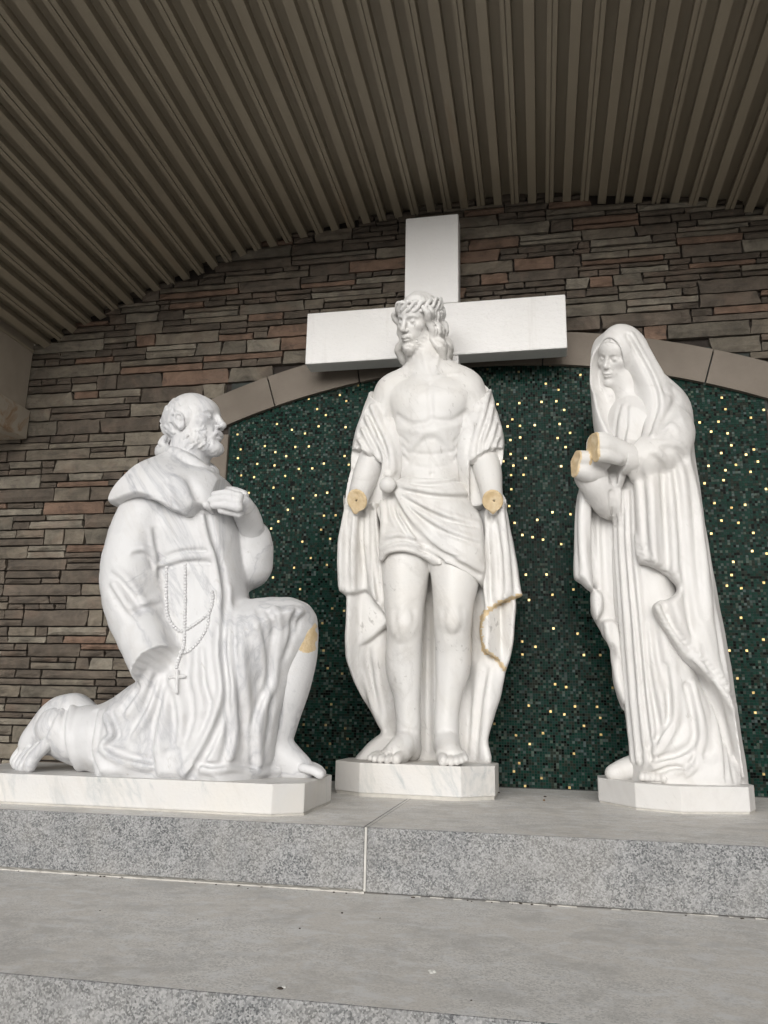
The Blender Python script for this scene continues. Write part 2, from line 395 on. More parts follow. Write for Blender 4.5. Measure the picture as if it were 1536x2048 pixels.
        s.draw(p + nn, wid * 0.8, -amp * under * tp, y0=y0, y1=y1)
    def crisp(s, a=0.9, r=3):
        """sharpen carving: push ridges out and grooves in"""
        C = np.clip(s.D, -.035, .035); Bl = C
        for ax in range(3):
            for rr in (r, r):
                p = [(0, 0)] * 3; p[ax] = (rr + 1, rr); c = np.cumsum(np.pad(Bl, p, mode='edge'), axis=ax, dtype=np.float32); n = C.shape[ax]
                hi = [slice(None)] * 3; lo = [slice(None)] * 3; hi[ax] = slice(2 * rr + 1, 2 * rr + 1 + n); lo[ax] = slice(0, n); Bl = (c[tuple(hi)] - c[tuple(lo)]) / (2 * rr + 1)
        s.D = s.D + np.where(np.abs(s.D) < .03, a * (C - Bl), 0)
    def mesh(s, smooth=1):
        D = s.D
        D = np.pad(D, 1, constant_values=0.5); lo = s.lo - s.v
        neg = D < 0; n0, n1, n2 = D.shape
        cnt = np.zeros((n0 - 1, n1 - 1, n2 - 1), np.uint8)
        C = [(a, b, c) for a in (0, 1) for b in (0, 1) for c in (0, 1)]
        for a, b, c in C: cnt += neg[a:n0 - 1 + a, b:n1 - 1 + b, c:n2 - 1 + c]
        act = (cnt > 0) & (cnt < 8); I = np.argwhere(act)
        idx = np.full(act.shape, -1, np.int32); idx[act] = np.arange(len(I))
        val = {o: D[I[:, 0] + o[0], I[:, 1] + o[1], I[:, 2] + o[2]] for o in C}
        acc = np.zeros((len(I), 3)); num = np.zeros(len(I))
        for o in C:
            for ax in range(3):
                if o[ax] == 0:
                    q = list(o); q[ax] = 1; q = tuple(q); a, b = val[o], val[q]
                    cr = (a < 0) != (b < 0); t = np.where(cr, a / np.where(cr, a - b, 1), 0)
                    pt = np.tile(np.array(o, float), (len(I), 1)); pt[:, ax] = t
                    acc += pt * cr[:, None]; num += cr
        V = lo + s.v * (I + acc / num[:, None])
        Q = []
        for ax in range(3):
            o1, o2 = (ax + 1) % 3, (ax + 2) % 3
            sl0 = [slice(1, -1)] * 3; sl1 = [slice(1, -1)] * 3; sl0[ax] = slice(0, -1); sl1[ax] = slice(1, None)
            A = neg[tuple(sl0)]; B = neg[tuple(sl1)]
            for flip, E in ((False, A & ~B), (True, ~A & B)):
                e = np.argwhere(E); off = np.array([1, 1, 1]); off[ax] = 0; e = e + off
                def g(d1, d2):
                    k = e.copy(); k[:, o1] -= d1; k[:, o2] -= d2; return idx[k[:, 0], k[:, 1], k[:, 2]]
                f = np.stack([g(1, 1), g(0, 1), g(0, 0), g(1, 0)], 1)
                Q.append(f[:, ::-1] if flip else f)
        Q = np.concatenate(Q); Q = Q[(Q >= 0).all(1)]
        for it in range(smooth):
            sm = np.zeros_like(V); nb = np.zeros(len(V))
            for i in range(4):
                a, b = Q[:, i], Q[:, (i + 1) % 4]
                for ax in range(3): sm[:, ax] += np.bincount(a, V[b, ax], len(V)) + np.bincount(b, V[a, ax], len(V))
                nb += np.bincount(a, minlength=len(V)) + np.bincount(b, minlength=len(V))
            V = V * 0.62 + 0.38 * sm / np.maximum(nb, 1)[:, None]
        return V, Q

def quads_obj(name, V, Q, mat, parent=None):
    used = np.unique(Q); mp = np.full(len(V), -1, np.int64); mp[used] = np.arange(len(used)); V = V[used]; Q = mp[Q]
    me = bpy.data.meshes.new(name)
    me.vertices.add(len(V)); me.vertices.foreach_set('co', V.astype(F32).ravel())
    me.loops.add(Q.size); me.loops.foreach_set('vertex_index', Q.astype(np.int32).ravel())
    me.polygons.add(len(Q)); me.polygons.foreach_set('loop_start', (np.arange(len(Q)) * 4).astype(np.int32))
    me.polygons.foreach_set('use_smooth', np.ones(len(Q), bool))
    me.update(calc_edges=True); me.validate()
    me.materials.append(mat)
    return link(bpy.data.objects.new(name, me), parent)
def carve(name, fld, mat, parent, cuts=(), smooth=1):
    """mesh of a field; cuts = (part name, test(centres) -> mask) pieces become parts with raw stone"""
    V, Q = fld.mesh(smooth); C = V[Q].mean(1)
    keep = np.ones(len(Q), bool); pieces = []
    for pn, test, *mt in cuts:
        m = test(C) & keep; keep &= ~m
        if m.any(): pieces.append((pn, Q[m], mt[0] if mt else M_RAW))
    o = quads_obj(name, V, Q[keep], mat, parent)
    for pn, q, mt in pieces: quads_obj(pn, V, q, mt, o)
    return o

class Head:
    """head carved in its own axes: s to the photograph's right when facing the viewer, f forward, u up; unit = head height"""
    def __init__(s, fld, c, H, yaw, pitch, roll):
        s.F = fld; s.c = np.asarray(c, float); s.H = H
        a, p = R(yaw), R(pitch)
        f = np.array([-math.sin(a) * math.cos(p), -math.cos(a) * math.cos(p), math.sin(p)])
        u = nrm(np.array([0, 0, 1.0]) - f * f[2]); sd = np.cross(u, f)
        r = R(roll); u, sd = u * math.cos(r) + sd * math.sin(r), sd * math.cos(r) - u * math.sin(r)
        s.Q = np.stack([sd, f, u], 1)
    def w(s, p): return s.c + s.Q @ (np.asarray(p, float) * s.H)
    def cap(s, a, b, r0, r1=None, k=0.03, op='+'): s.F.cap(s.w(a), s.w(b), r0 * s.H, (r0 if r1 is None else r1) * s.H, k * s.H, op)
    def ell(s, c, r, k=0.05, op='+'): s.F.ell(s.w(c), np.asarray(r) * s.H, k * s.H, s.Q, op)
    def chain(s, pts, rad, k=0.02, n=4, op='+'): s.F.chain([s.w(p) for p in pts], np.asarray(rad) * s.H, k * s.H, n, op)
    def bump(s, pts, wid, amp): s.F.bump([s.w(p) for p in pts], wid * s.H, amp * s.H)
    def face(s, male=True, lids=0.5, jaw=1.0):
        E, K, B = s.ell, s.cap, s.bump
        E((0, -.06, .14), (.305, .385, .36), 0)
        E((0, .10, -.10), (.245, .27, .36), .10)
        E((0, .16, .17), (.245, .215, .18), .08)
        for g in (-1, 1):
            K((.0, .27, -.40), (g * .21 * jaw, .0, -.22), .085, .075, .08)
            E((g * .175, .215, -.05), (.075, .085, .075) if male else (.085, .09, .10), .06)                # cheekbone
        E((0, .285, -.415), (.085, .085, .075), .06)                          # chin
        E((0, .285, -.235), (.12, .10, .11), .06)                             # muzzle
        for g in (-1, 1): E((g * .122, .398, .028), (.078, .072, .050), .045, '-')          # socket
        for g in (-1, 1):
            E((g * .116, .286, .018), (.064, .060, .052), .022)               # eyeball under a lowered lid
            B([(g * .055, .325, .012), (g * .095, .340, .050), (g * .145, .340, .052), (g * .185, .300, .020)], .009, -.010)          # crease above the lid
            B([(g * .060, .325, .004), (g * .10, .340, -.006), (g * .145, .335, -.006), (g * .180, .300, .006)], .008, -.012)         # lid edge
            B([(g * .060, .325, -.022), (g * .11, .330, -.040), (g * .17, .300, -.024)], .012, -.008)
            B([(g * .030, .370, .085), (g * .09, .365, .112), (g * .16, .335, .112), (g * .215, .285, .080)], .020, .011 if male else .005)     # brow
        K((0, .350, .10), (0, .425 if male else .40, -.085), .030 if male else .024, .040 if male else .032, .03)                  # nose
        E((0, .432 if male else .408, -.105), np.array((.042, .046, .038)) * (1 if male else .85), .025)
        for g in (-1, 1):
            E((g * (.046 if male else .036), .380 if male else .37, -.128), np.array((.030, .042, .030)) * (1 if male else .85), .02)
            E((g * .022, .405, -.150), (.013, .020, .014), .008, '-')
        s.chain([(-.085, .335, -.252), (-.035, .378, -.236), (0, .382, -.242), (.035, .378, -.236), (.085, .335, -.252)], [.010, .020, .019, .020, .010], .014)
        s.chain([(-.075, .335, -.268), (0, .372, -.288), (.075, .335, -.268)], [.012, .025, .012], .014)
        B([(-.092, .342, -.258), (-.04, .392, -.262), (0, .395, -.266), (.04, .392, -.262), (.092, .342, -.258)], .011, -.018)
        B([(-.06, .365, -.325), (0, .385, -.332), (.06, .365, -.325)], .022, -.016)
        for g in (-1, 1): B([(g * .062, .375, -.135), (g * .095, .335, -.20), (g * .115, .30, -.26)], .014, -.012)
    def ear(s, g):
        s.ell((g * .295, -.05, -.03), (.030, .072, .125), .02)
        s.chain([(g * .312, .01, -.01), (g * .325, -.03, .075), (g * .328, -.10, .055), (g * .322, -.115, -.03), (g * .31, -.05, -.125)], .017, .012)
        s.ell((g * .335, -.04, -.02), (.022, .034, .055), .012, '-')
    def curls(s, c, r, amp, freq, seed):
        """curly relief inside a soft ball"""
        c = s.w(c); r *= s.H; w = s.F.view(c - 1.6 * r, c + 1.6 * r)
        if w is None: return
        sl, X, Y, Z = w; m = np.exp(-(((X - c[0]) ** 2 + (Y - c[1]) ** 2 + (Z - c[2]) ** 2) / r ** 2) ** 2)
        rs = np.random.RandomState(seed); d = 0; fr = freq / s.H
        for i in range(4):
            a = [nrm(rs.normal(size=3)) * fr * rs.uniform(.8, 1.3) for _ in range(2)]; ph = rs.uniform(0, 6.28, 2)
            d = d + np.sin(X * a[0][0] + Y * a[0][1] + Z * a[0][2] + ph[0]) * np.sin(X * a[1][0] + Y * a[1][1] + Z * a[1][2] + ph[1])
        s.F.D[sl] -= (amp * s.H * m * (d * .45 - .0)).astype(F32)
    def blobs(s, n, test, rad, seed, k=.018):
        """curls scattered over the surface where test(s, f, u) holds"""
        rs = np.random.RandomState(seed); c = 0; tries = 0
        while c < n and tries < n * 60:
            tries += 1; d = nrm(rs.normal(size=3)); t = np.linspace(.75, .05, 60)
            o = np.array([0, .05, -.1]); P = np.array([s.w(o + d * q) for q in t]); v = s.F.sample(P); j = np.argmax(v < 0)
            if v[j] >= 0: continue
            p = o + d * t[j]
            if not test(*p): continue
            r = rs.uniform(*rad); s.ell(p, (r * rs.uniform(.8, 1.3), r * rs.uniform(.8, 1.3), r * rs.uniform(.8, 1.4)), k); c += 1
# ------------------------------------------------------------------ the setting
WALL_Y = 3.43; HH = 0.30
# ground in front of the steps, reaching the horizon
g = mesh_obj('ground', [(-400, -400, -1.13), (400, -400, -1.13), (400, 400, -1.13), (-400, 400, -1.13)], [(0, 1, 2, 3)], simple('pale concrete forecourt', (0.46, 0.45, 0.43), 0.9, 0, 1.5, .15, .3)); tag(g, kind='structure')
# granite steps: each a body with its slabs and grout as pieces
def slab(name, x0, x1, y0, y1, z0, z1, parent):
    """granite block, sawn face in front, worn tread on top with extra light in its colour"""
    bm = box(x0, x1, y0, y1, z0, z1, .0035, 2)
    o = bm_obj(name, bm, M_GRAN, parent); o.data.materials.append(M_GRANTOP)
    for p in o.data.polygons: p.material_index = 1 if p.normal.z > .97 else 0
    return o
Z1 = -0.1592; EDGE1 = 2.171; EDGE2 = 1.387; XJ = -0.4565
def step_body(name, x0, x1, y0, y1, z0, z1):
    o = bm_obj(name, box(x0, x1, y0, y1, z0, z1), M_JOINT); tag(o, kind='structure'); return o
up = step_body('upper_step', -4.2, 3.8, EDGE1 + .012, 3.9, Z1 + .001, -.006)
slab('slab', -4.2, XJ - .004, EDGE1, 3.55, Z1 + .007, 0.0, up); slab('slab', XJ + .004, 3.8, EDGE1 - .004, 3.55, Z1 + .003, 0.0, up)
lw = step_body('lower_step', -4.4, 4.0, EDGE2 + .012, EDGE1 + .3, 2 * Z1 + .001, Z1 - .006)
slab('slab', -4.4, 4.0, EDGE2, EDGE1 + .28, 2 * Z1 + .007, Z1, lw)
for i in range(2, 7):
    b = step_body('step', -4.6, 4.2, EDGE2 - .42 * (i - 1) + .012, EDGE2 + .3 - .42 * (i - 2), (i + 1) * Z1 + .001, i * Z1 - .006)
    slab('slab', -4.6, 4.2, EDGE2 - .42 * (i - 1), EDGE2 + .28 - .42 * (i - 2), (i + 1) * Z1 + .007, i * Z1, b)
# grout lines: one in the upper riser, a ragged bead where riser meets tread
rng = random.Random(5)
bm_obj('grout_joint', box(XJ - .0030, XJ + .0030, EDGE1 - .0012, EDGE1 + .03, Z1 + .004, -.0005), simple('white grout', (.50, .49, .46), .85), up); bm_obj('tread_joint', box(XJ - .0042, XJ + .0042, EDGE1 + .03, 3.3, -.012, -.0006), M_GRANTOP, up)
def bead(y, z, x0, x1, rad, parent, seed, gap=0.0):
    r = random.Random(seed); bm = bmesh.new(); n = 220; prev = None
    for i in range(n + 1):
        x = x0 + (x1 - x0) * i / n; a = rad * r.uniform(.5, 1.3)
        if r.random() < gap: prev = None; continue
        ring = [bm.verts.new((x, y - a, z)), bm.verts.new((x, y - a * .8, z + a * .55)), bm.verts.new((x, y + .01, z + a * .9)), bm.verts.new((x, y + .01, z - .001))]
        if prev:
            for k in range(4): bm.faces.new((prev[k], prev[(k + 1) % 4], ring[(k + 1) % 4], ring[k]))
        prev = ring
    bmesh.ops.recalc_face_normals(bm, faces=bm.faces); return bm_obj('grout_bead', bm, M_JOINT, parent)
bead(EDGE1, Z1, -3.2, XJ, .0055, lw, 1); bead(EDGE1 - .003, Z1, XJ + .1, 2.2, .0025, lw, 2, .25)

# ------------------------------------------------------------------ stone wall with arched niche
CX = -0.234                                    # axis of canopy and niche
RC, ZC_TOP = 4.62, 2.682                        # canopy underside circle at the wall
RA, ZA_TOP, RB = 3.318, 1.848, 3.318 + .16      # niche arch intrados / extrados
NL, NR = -1.442, 0.976                          # niche sides
def canopy_z(x): return ZC_TOP - RC + math.sqrt(max(RC * RC - (x - CX) ** 2, .01))
def arch_z(x, r=RA): return ZA_TOP - RA + math.sqrt(max(r * r - (x - CX) ** 2, .0001))
wall = bm_obj('stone_wall', box(-5.2, 3.4, WALL_Y + .02, WALL_Y + .4, -.2, 3.0), M_MORTAR)
tag(wall, 'rough ledge stone back wall in dull brown and grey courses', 'wall')
def in_trim(x, z):
    if x < NL - .162 or x > NR + .162: return False
    return z < arch_z(x, RB) and True
def stone_mesh(w, hgt, r):
    """rock-faced block: rounded, chipped front"""
    nx = max(2, min(9, int(w / .035))); nz = 3 if hgt > .035 else 2
    bm = bmesh.new(); grid = []; bulge = r.uniform(.005, .015); tilt = r.uniform(-.008, .008); sl0 = r.choice((0, 0, 0, -1, 1)) * r.uniform(0, .3) * hgt; sl1 = r.choice((0, 0, 0, -1, 1)) * r.uniform(0, .3) * hgt
    for j in range(nz + 1):
        row = []
        for i in range(nx + 1):
            u, v = i / nx, j / nz; ex = (i in (0, nx)); ez = (j in (0, nz))
            x = (u - .5) * w; z = (v - .5) * hgt; d = -bulge * r.uniform(.45, 1.1) + tilt * (v - .5)
            if ex or ez: d = r.uniform(-.004, .002)
            if ez and not ex: z += r.uniform(-.12, .02 if j == nz else .12) * hgt * (.5 if hgt > .03 else .3) * (1 if j == nz else .35)
            if ex: x += (sl0 if i == 0 else sl1) * (v - .5) + r.uniform(-.0025, .0025)
            row.append(bm.verts.new((x, d, z)))
        grid.append(row)
    for j in range(nz):
        for i in range(nx): bm.faces.new((grid[j][i], grid[j][i + 1], grid[j + 1][i + 1], grid[j + 1][i]))
    rim = [grid[0][i] for i in range(nx + 1)] + [grid[j][nx] for j in range(1, nz + 1)] + [grid[nz][i] for i in range(nx - 1, -1, -1)] + [grid[j][0] for j in range(nz - 1, 0, -1)]
    backv = [bm.verts.new((v.co.x, .03, v.co.z)) for v in rim]
    for k in range(len(rim)): bm.faces.new((rim[k], backv[k], backv[(k + 1) % len(rim)], rim[(k + 1) % len(rim)]))
    bmesh.ops.recalc_face_normals(bm, faces=bm.faces); return bm
def course_cells():
    """random coursed ledge-stone layout: tall courses split into one, two or three beds"""
    r = random.Random(21); cells = []; z = -.02
    while z < 2.75:
        ht = r.choice((.058, .062, .066, .072, .080)); x = -3.35 + r.uniform(-.1, 0)
        while x < 2.15:
            kind = r.random()
            if kind < .52:
                w = r.choice((.10, .14, .19, .25, .33, .42)) * r.uniform(.9, 1.1); cells.append((x, z, w, ht)); x += w
            elif kind < .92:
                W = r.uniform(.18, .50); cut = ht * r.choice((.42, .46, .54, .58))
                for (z0, h0) in ((z, cut), (z + cut, ht - cut)):
                    xx = x
                    while xx < x + W - .03:
                        w = min(r.choice((.09, .14, .2, .3, .4)) * r.uniform(.9, 1.1), x + W - xx)
                        if x + W - xx - w < .05: w = x + W - xx
                        cells.append((xx, z0, w, h0)); xx += w
                x += W
            else:
                W = r.uniform(.07, .13); cells.append((x, z, W, ht)); x += W
        z += ht
    return cells
cells = []
for (x, z, w, hgt) in course_cells():
    cx, cz = x + w / 2, z + hgt / 2; ok = True
    zt = canopy_z(cx) + .06
    if cz > min(canopy_z(max(min(x, CX + 2.25), CX - 2.31)), canopy_z(min(max(x + w, CX - 2.31), CX + 2.25))) + .075: ok = False
    if in_trim(x + .01, z + .3 * hgt) or in_trim(x + w - .01, z + .3 * hgt) or in_trim(cx, cz):
        # trim or split blocks that meet the niche surround
        if in_trim(x + .01, z + .3 * hgt) and in_trim(x + w - .01, z + .3 * hgt): ok = False
        elif in_trim(x + w - .01, z + .3 * hgt):
            nw = w
            while nw > .05 and in_trim(x + nw, z + .3 * hgt): nw -= .01
            w = nw; ok = w > .055
        else:
            nx0 = x
            while w > .05 and in_trim(nx0, z + .3 * hgt): nx0 += .01; w -= .01
            x = nx0; ok = w > .055
    if ok: cells.append((x, z, w, hgt))
def seen(x, z):
    q = CM.T @ np.array([x, WALL_Y, z - CAM_Z]); px, py = 768 + FPX * q[0] / q[2], 1024 + FPX * q[1] / q[2]
    return -60 < px < 1600 and 300 < py < 1640
rest = bmesh.new(); sr = random.Random(8); vis = [c for c in cells if seen(c[0] + c[2] / 2, c[1] + c[3] / 2)]
hid = [c for c in cells if not seen(c[0] + c[2] / 2, c[1] + c[3] / 2)]
vis.sort(key=lambda c: -c[2] * c[3]); hid += vis[300:]; vis = vis[:300]
for (x, z, w, hgt) in vis:
    j = .0042
    o = bm_obj('stone', stone_mesh(w - 2 * j, hgt - 2 * j * .8, sr), M_STONE, wall); o.location = (x + w / 2, WALL_Y - sr.uniform(0, .008), z + hgt / 2)
for (x, z, w, hgt) in hid:
    b = stone_mesh(w - .0084, hgt - .0068, sr); bmesh.ops.translate(b, verts=b.verts, vec=(x + w / 2, WALL_Y - sr.uniform(0, .008), z + hgt / 2))
    me = bpy.data.meshes.new('tmp'); b.to_mesh(me); b.free(); rest.from_mesh(me); bpy.data.meshes.remove(me)
o = bm_obj('stone_remainder', rest, M_STONE, wall); tag(o, kind='stuff')
# smooth surround: voussoirs of the arch and the two jambs
def voussoir(a0, a1):
    bm = bmesh.new(); n = 10; fr = []; cz = ZA_TOP - RA
    for i in range(n + 1):
        a = a0 + (a1 - a0) * i / n; s, c = math.sin(a), math.cos(a)
        fr.append([bm.verts.new((CX + rr * s, y, cz + rr * c)) for rr, y in ((RA, WALL_Y - .012), (RB, WALL_Y - .012), (RB, WALL_Y + .08), (RA, WALL_Y + .08))])
    for i in range(n):
        for k in range(4): bm.faces.new((fr[i][k], fr[i][(k + 1) % 4], fr[i + 1][(k + 1) % 4], fr[i + 1][k]))
    bm.faces.new(fr[0]); bm.faces.new(fr[-1][::-1]); bmesh.ops.recalc_face_normals(bm, faces=bm.faces)
    return bm_obj('voussoir', bm, M_TRIM, niche)
niche = empty('arch_surround', (CX, WALL_Y, 0)); niche.location = (0, 0, 0)
tag(niche, 'smooth buff stone arch framing the green mosaic', 'arch')
aL = math.asin((NL - .16 - CX) / RB); aR = math.asin((NR + .16 - CX) / RB)
jt = [aL, -.2935, -.168, -.042, .042 + .043, .2, .2935 + .006, aR]
jt = [aL, -.300, -.172, -.045, .085, .190, .297, aR]
for a, b in zip(jt[:-1], jt[1:]): voussoir(a + .0010, b - .0010)
for (xa, xb) in ((NL - .16, NL), (NR, NR + .16)):
    zt = min(arch_z(xa if xa < CX else xb, RA + .02), arch_z(NL if xa < CX else NR))
    zs = [0.0, .48, .97, zt - .004]
    for z0, z1 in zip(zs[:-1], zs[1:]): bm_obj('jamb_block', box(xa, xb, WALL_Y - .010, WALL_Y + .08, z0 + .002, z1 - .002, .003, 1), M_TRIM, niche)
# ------------------------------------------------------------------ mosaic
def tile_mat():
    k = Mat('glass mosaic tile', 0.20); a = k.n.new('ShaderNodeAttribute'); a.attribute_name = 'tint'; k.color(a.outputs['Color']); k.b.inputs['Specular IOR Level'].default_value = .02
    k.bump(k.noise(300, 2), .05, .002); return k.m
M_TILE = tile_mat()
def gold_mat():
    k = Mat('gold leaf tile', 0.30); k.b.inputs['Metallic'].default_value = 1.0; k.color(k.ramp(k.noise(60, 2), [(0.32, (0.15, 0.108, 0.045)), (0.48, (0.34, 0.255, 0.11)), (0.68, (0.46, 0.36, 0.175))])); return k.m
M_GOLD = gold_mat()
panel = bm_obj('mosaic_panel', box(NL - .01, NR + .01, WALL_Y + .012, WALL_Y + .05, -.02, ZA_TOP + .03), simple('mosaic grout', (0.035, 0.04, 0.036), .9))
tag(panel, 'dark green glass mosaic with scattered gold tiles filling the arched niche', 'mosaic')
def tiles():
    P = .01093; r = np.random.RandomState(4); nc = int((NR - NL) / P); nr_ = int((ZA_TOP + .02) / P)
    # gold tiles kept apart from one another
    gold = set(); gl = []
    for _ in range(9000):
        c = (r.randint(nc), r.randint(nr_))
        if all(abs(c[0] - d[0]) + abs(c[1] - d[1]) > 4.4 for d in gl[-4000:] if abs(c[0] - d[0]) < 6 and abs(c[1] - d[1]) < 6): gl.append(c); gold.add(c)
        if len(gl) > nc * nr_ * .0125: break
    Vt, Ft, Ct, Vg, Fg = [], [], [], [], []
    for i in range(nc):
        for j in range(nr_):
            x, z = NL + (i + .5) * P, .004 + (j + .5) * P
            if z > arch_z(x) + .004: continue
            hw = P * (.42 if (i, j) in gold else .455); d = WALL_Y + .0095 + r.uniform(-.0006, .0006); tx, tz = r.normal(0, .010, 2) * hw
            q = [(x - hw, d - tx - tz, z - hw), (x + hw, d + tx - tz, z - hw), (x + hw, d + tx + tz, z + hw), (x - hw, d - tx + tz, z + hw)]
            bk = [(a, WALL_Y + .0125, c) for a, _, c in q]
            V, Fc = (Vg, Fg) if (i, j) in gold else (Vt, Ft); b = len(V); V += q + bk
            Fc += [(b, b + 1, b + 2, b + 3), (b, b + 4, b + 5, b + 1), (b + 1, b + 5, b + 6, b + 2), (b + 2, b + 6, b + 7, b + 3), (b + 3, b + 7, b + 4, b)]
            if V is Vt:
                u = r.rand(); s = r.uniform(.75, 1.3)
                if u < .16: col = np.array((.070, .095, .084)) * r.uniform(.7, 1.5) * (1, 1, r.uniform(.85, 1.1))
                elif u < .27: col = np.array((.006, .008, .007)) * s
                elif u < .62: col = np.array((.012, .042, .031)) * s
                elif u < .82: col = np.array((.018, .044, .037)) * s
                else: col = np.array((.026, .034, .026)) * s
                Ct.append(col * .74)
    o = mesh_obj('green_tiles', Vt, Ft, M_TILE, panel); at_ = o.data.attributes.new('tint', 'FLOAT_COLOR', 'FACE')
    cc = np.repeat(np.c_[np.array(Ct), np.ones(len(Ct))], 5, axis=0).astype(F32); at_.data.foreach_set('color', cc.ravel()); tag(o, kind='stuff')
    o = mesh_obj('gold_tiles', Vg, Fg, M_GOLD, panel); tag(o, kind='stuff')
tiles()
# ------------------------------------------------------------------ canopy: fluted steel deck on a curve, side beam
Y_FRONT = 1.74
deckroot = empty('canopy', (0, 0, 0)); tag(deckroot, 'dark brown vaulted canopy of fluted metal decking over the statues', 'canopy')
PIT = .0812; ang = PIT / RC; n0 = int(math.floor((-2.315 / RC) / ang)); n1 = int(2.25 / RC / ang) + 1
A0 = math.asin((.071 * HH - CX) / RC)          # a plain rib stands here
def arc(a, dr): return (CX + (RC + dr) * math.sin(a), ZC_TOP - RC + (RC + dr) * math.cos(a))
def extrude(profile, y0, y1, closed=True):
    bm = bmesh.new(); a = [bm.verts.new((x, y0, z)) for x, z in profile]; b = [bm.verts.new((x, y1, z)) for x, z in profile]; n = len(profile)
    for i in range(n if closed else n - 1): bm.faces.new((a[i], a[(i + 1) % n], b[(i + 1) % n], b[i]))
    if closed: bm.faces.new(a); bm.faces.new(b[::-1])
    bmesh.ops.recalc_face_normals(bm, faces=bm.faces); return bm
k0 = int(math.ceil((-2.39 / RC - A0) / ang)); k1 = int((2.25 / RC - A0) / ang)
DEP = .082
for k in range(k0, k1 + 1):
    a = A0 + k * ang; hw = .0185 / RC; seam = (k % 2 != 0)
    # one flute: the rib's underside, its flanks, and half of the trough on each side
    prof = [(a - ang / 2, DEP), (a - hw * 1.25, DEP), (a - hw, 0), (a + hw, 0), (a + hw * 1.25, DEP), (a + ang / 2, DEP)]
    if seam: prof = [(a - ang / 2, DEP), (a - hw * 1.25, DEP), (a - hw, 0), (a - .0022 / RC, 0), (a - .0014 / RC, .008), (a + .0014 / RC, .008), (a + .0022 / RC, .002), (a + hw, .002), (a + hw * 1.25, DEP), (a + ang / 2, DEP)]
    lo = [arc(t, d) for t, d in prof]; hi = [arc(t, d + .004) for t, d in prof][::-1]
    bm_obj('deck_flute', extrude(lo + hi, Y_FRONT, WALL_Y + .012), M_DECK, deckroot)
top = [arc(-2.40 / RC + i * (4.72 / RC) / 40, .05) for i in range(41)] + [arc(2.32 / RC - i * (4.72 / RC) / 40, .17) for i in range(41)]
bm_obj('roof_slab', extrude(top, Y_FRONT - .05, WALL_Y + .5), M_DECK, deckroot)
xe = -2.548
for sgn in (-1, 1):
    X = (lambda v: v) if sgn < 0 else (lambda v: 2 * CX - v)
    for nm, xa, xb, z0, z1, mt in (('side_panel', xe - .03, xe, 1.742, 2.12, M_PANEL), ('edge_angle', xe - .05, xe + .008, 2.062, 2.078, M_DECK), ('edge_beam', xe - .16, xe + .030, 1.588, 1.740, M_BEAM), ('soffit_strip', xe - .36, xe - .161, 1.66, 1.74, M_DECK)):
        a, b = sorted((X(xa), X(xb))); bm_obj(nm, box(a, b, Y_FRONT - .05 if nm != 'edge_angle' else Y_FRONT, WALL_Y - .02, z0, z1, .003, 1), mt, deckroot)
# ------------------------------------------------------------------ cross
croot = empty('cross', (-0.44, 3.3, 0)); cinv = lambda o: setattr(o, 'matrix_parent_inverse', Matrix.Translation((.44, -3.3, 0))) or o
tag(croot, 'plain white painted cross standing behind the central figure', 'cross')
YC0, YC1 = 3.25, 3.345
cinv(bm_obj('upright', box(-.5635, -.3165, YC0 + .001, YC1, 0.0, 1.826, .006, 2), M_CROSS, croot)); cinv(bm_obj('head_post', box(-.5635, -.3165, YC0 + .001, YC1, 2.0855, 2.537, .006, 2), M_CROSS, croot))
cinv(bm_obj('crossbar', box(-1.022, .153, YC0, YC1 + .002, 1.828, 2.084, .007, 2), M_CROSS, croot))
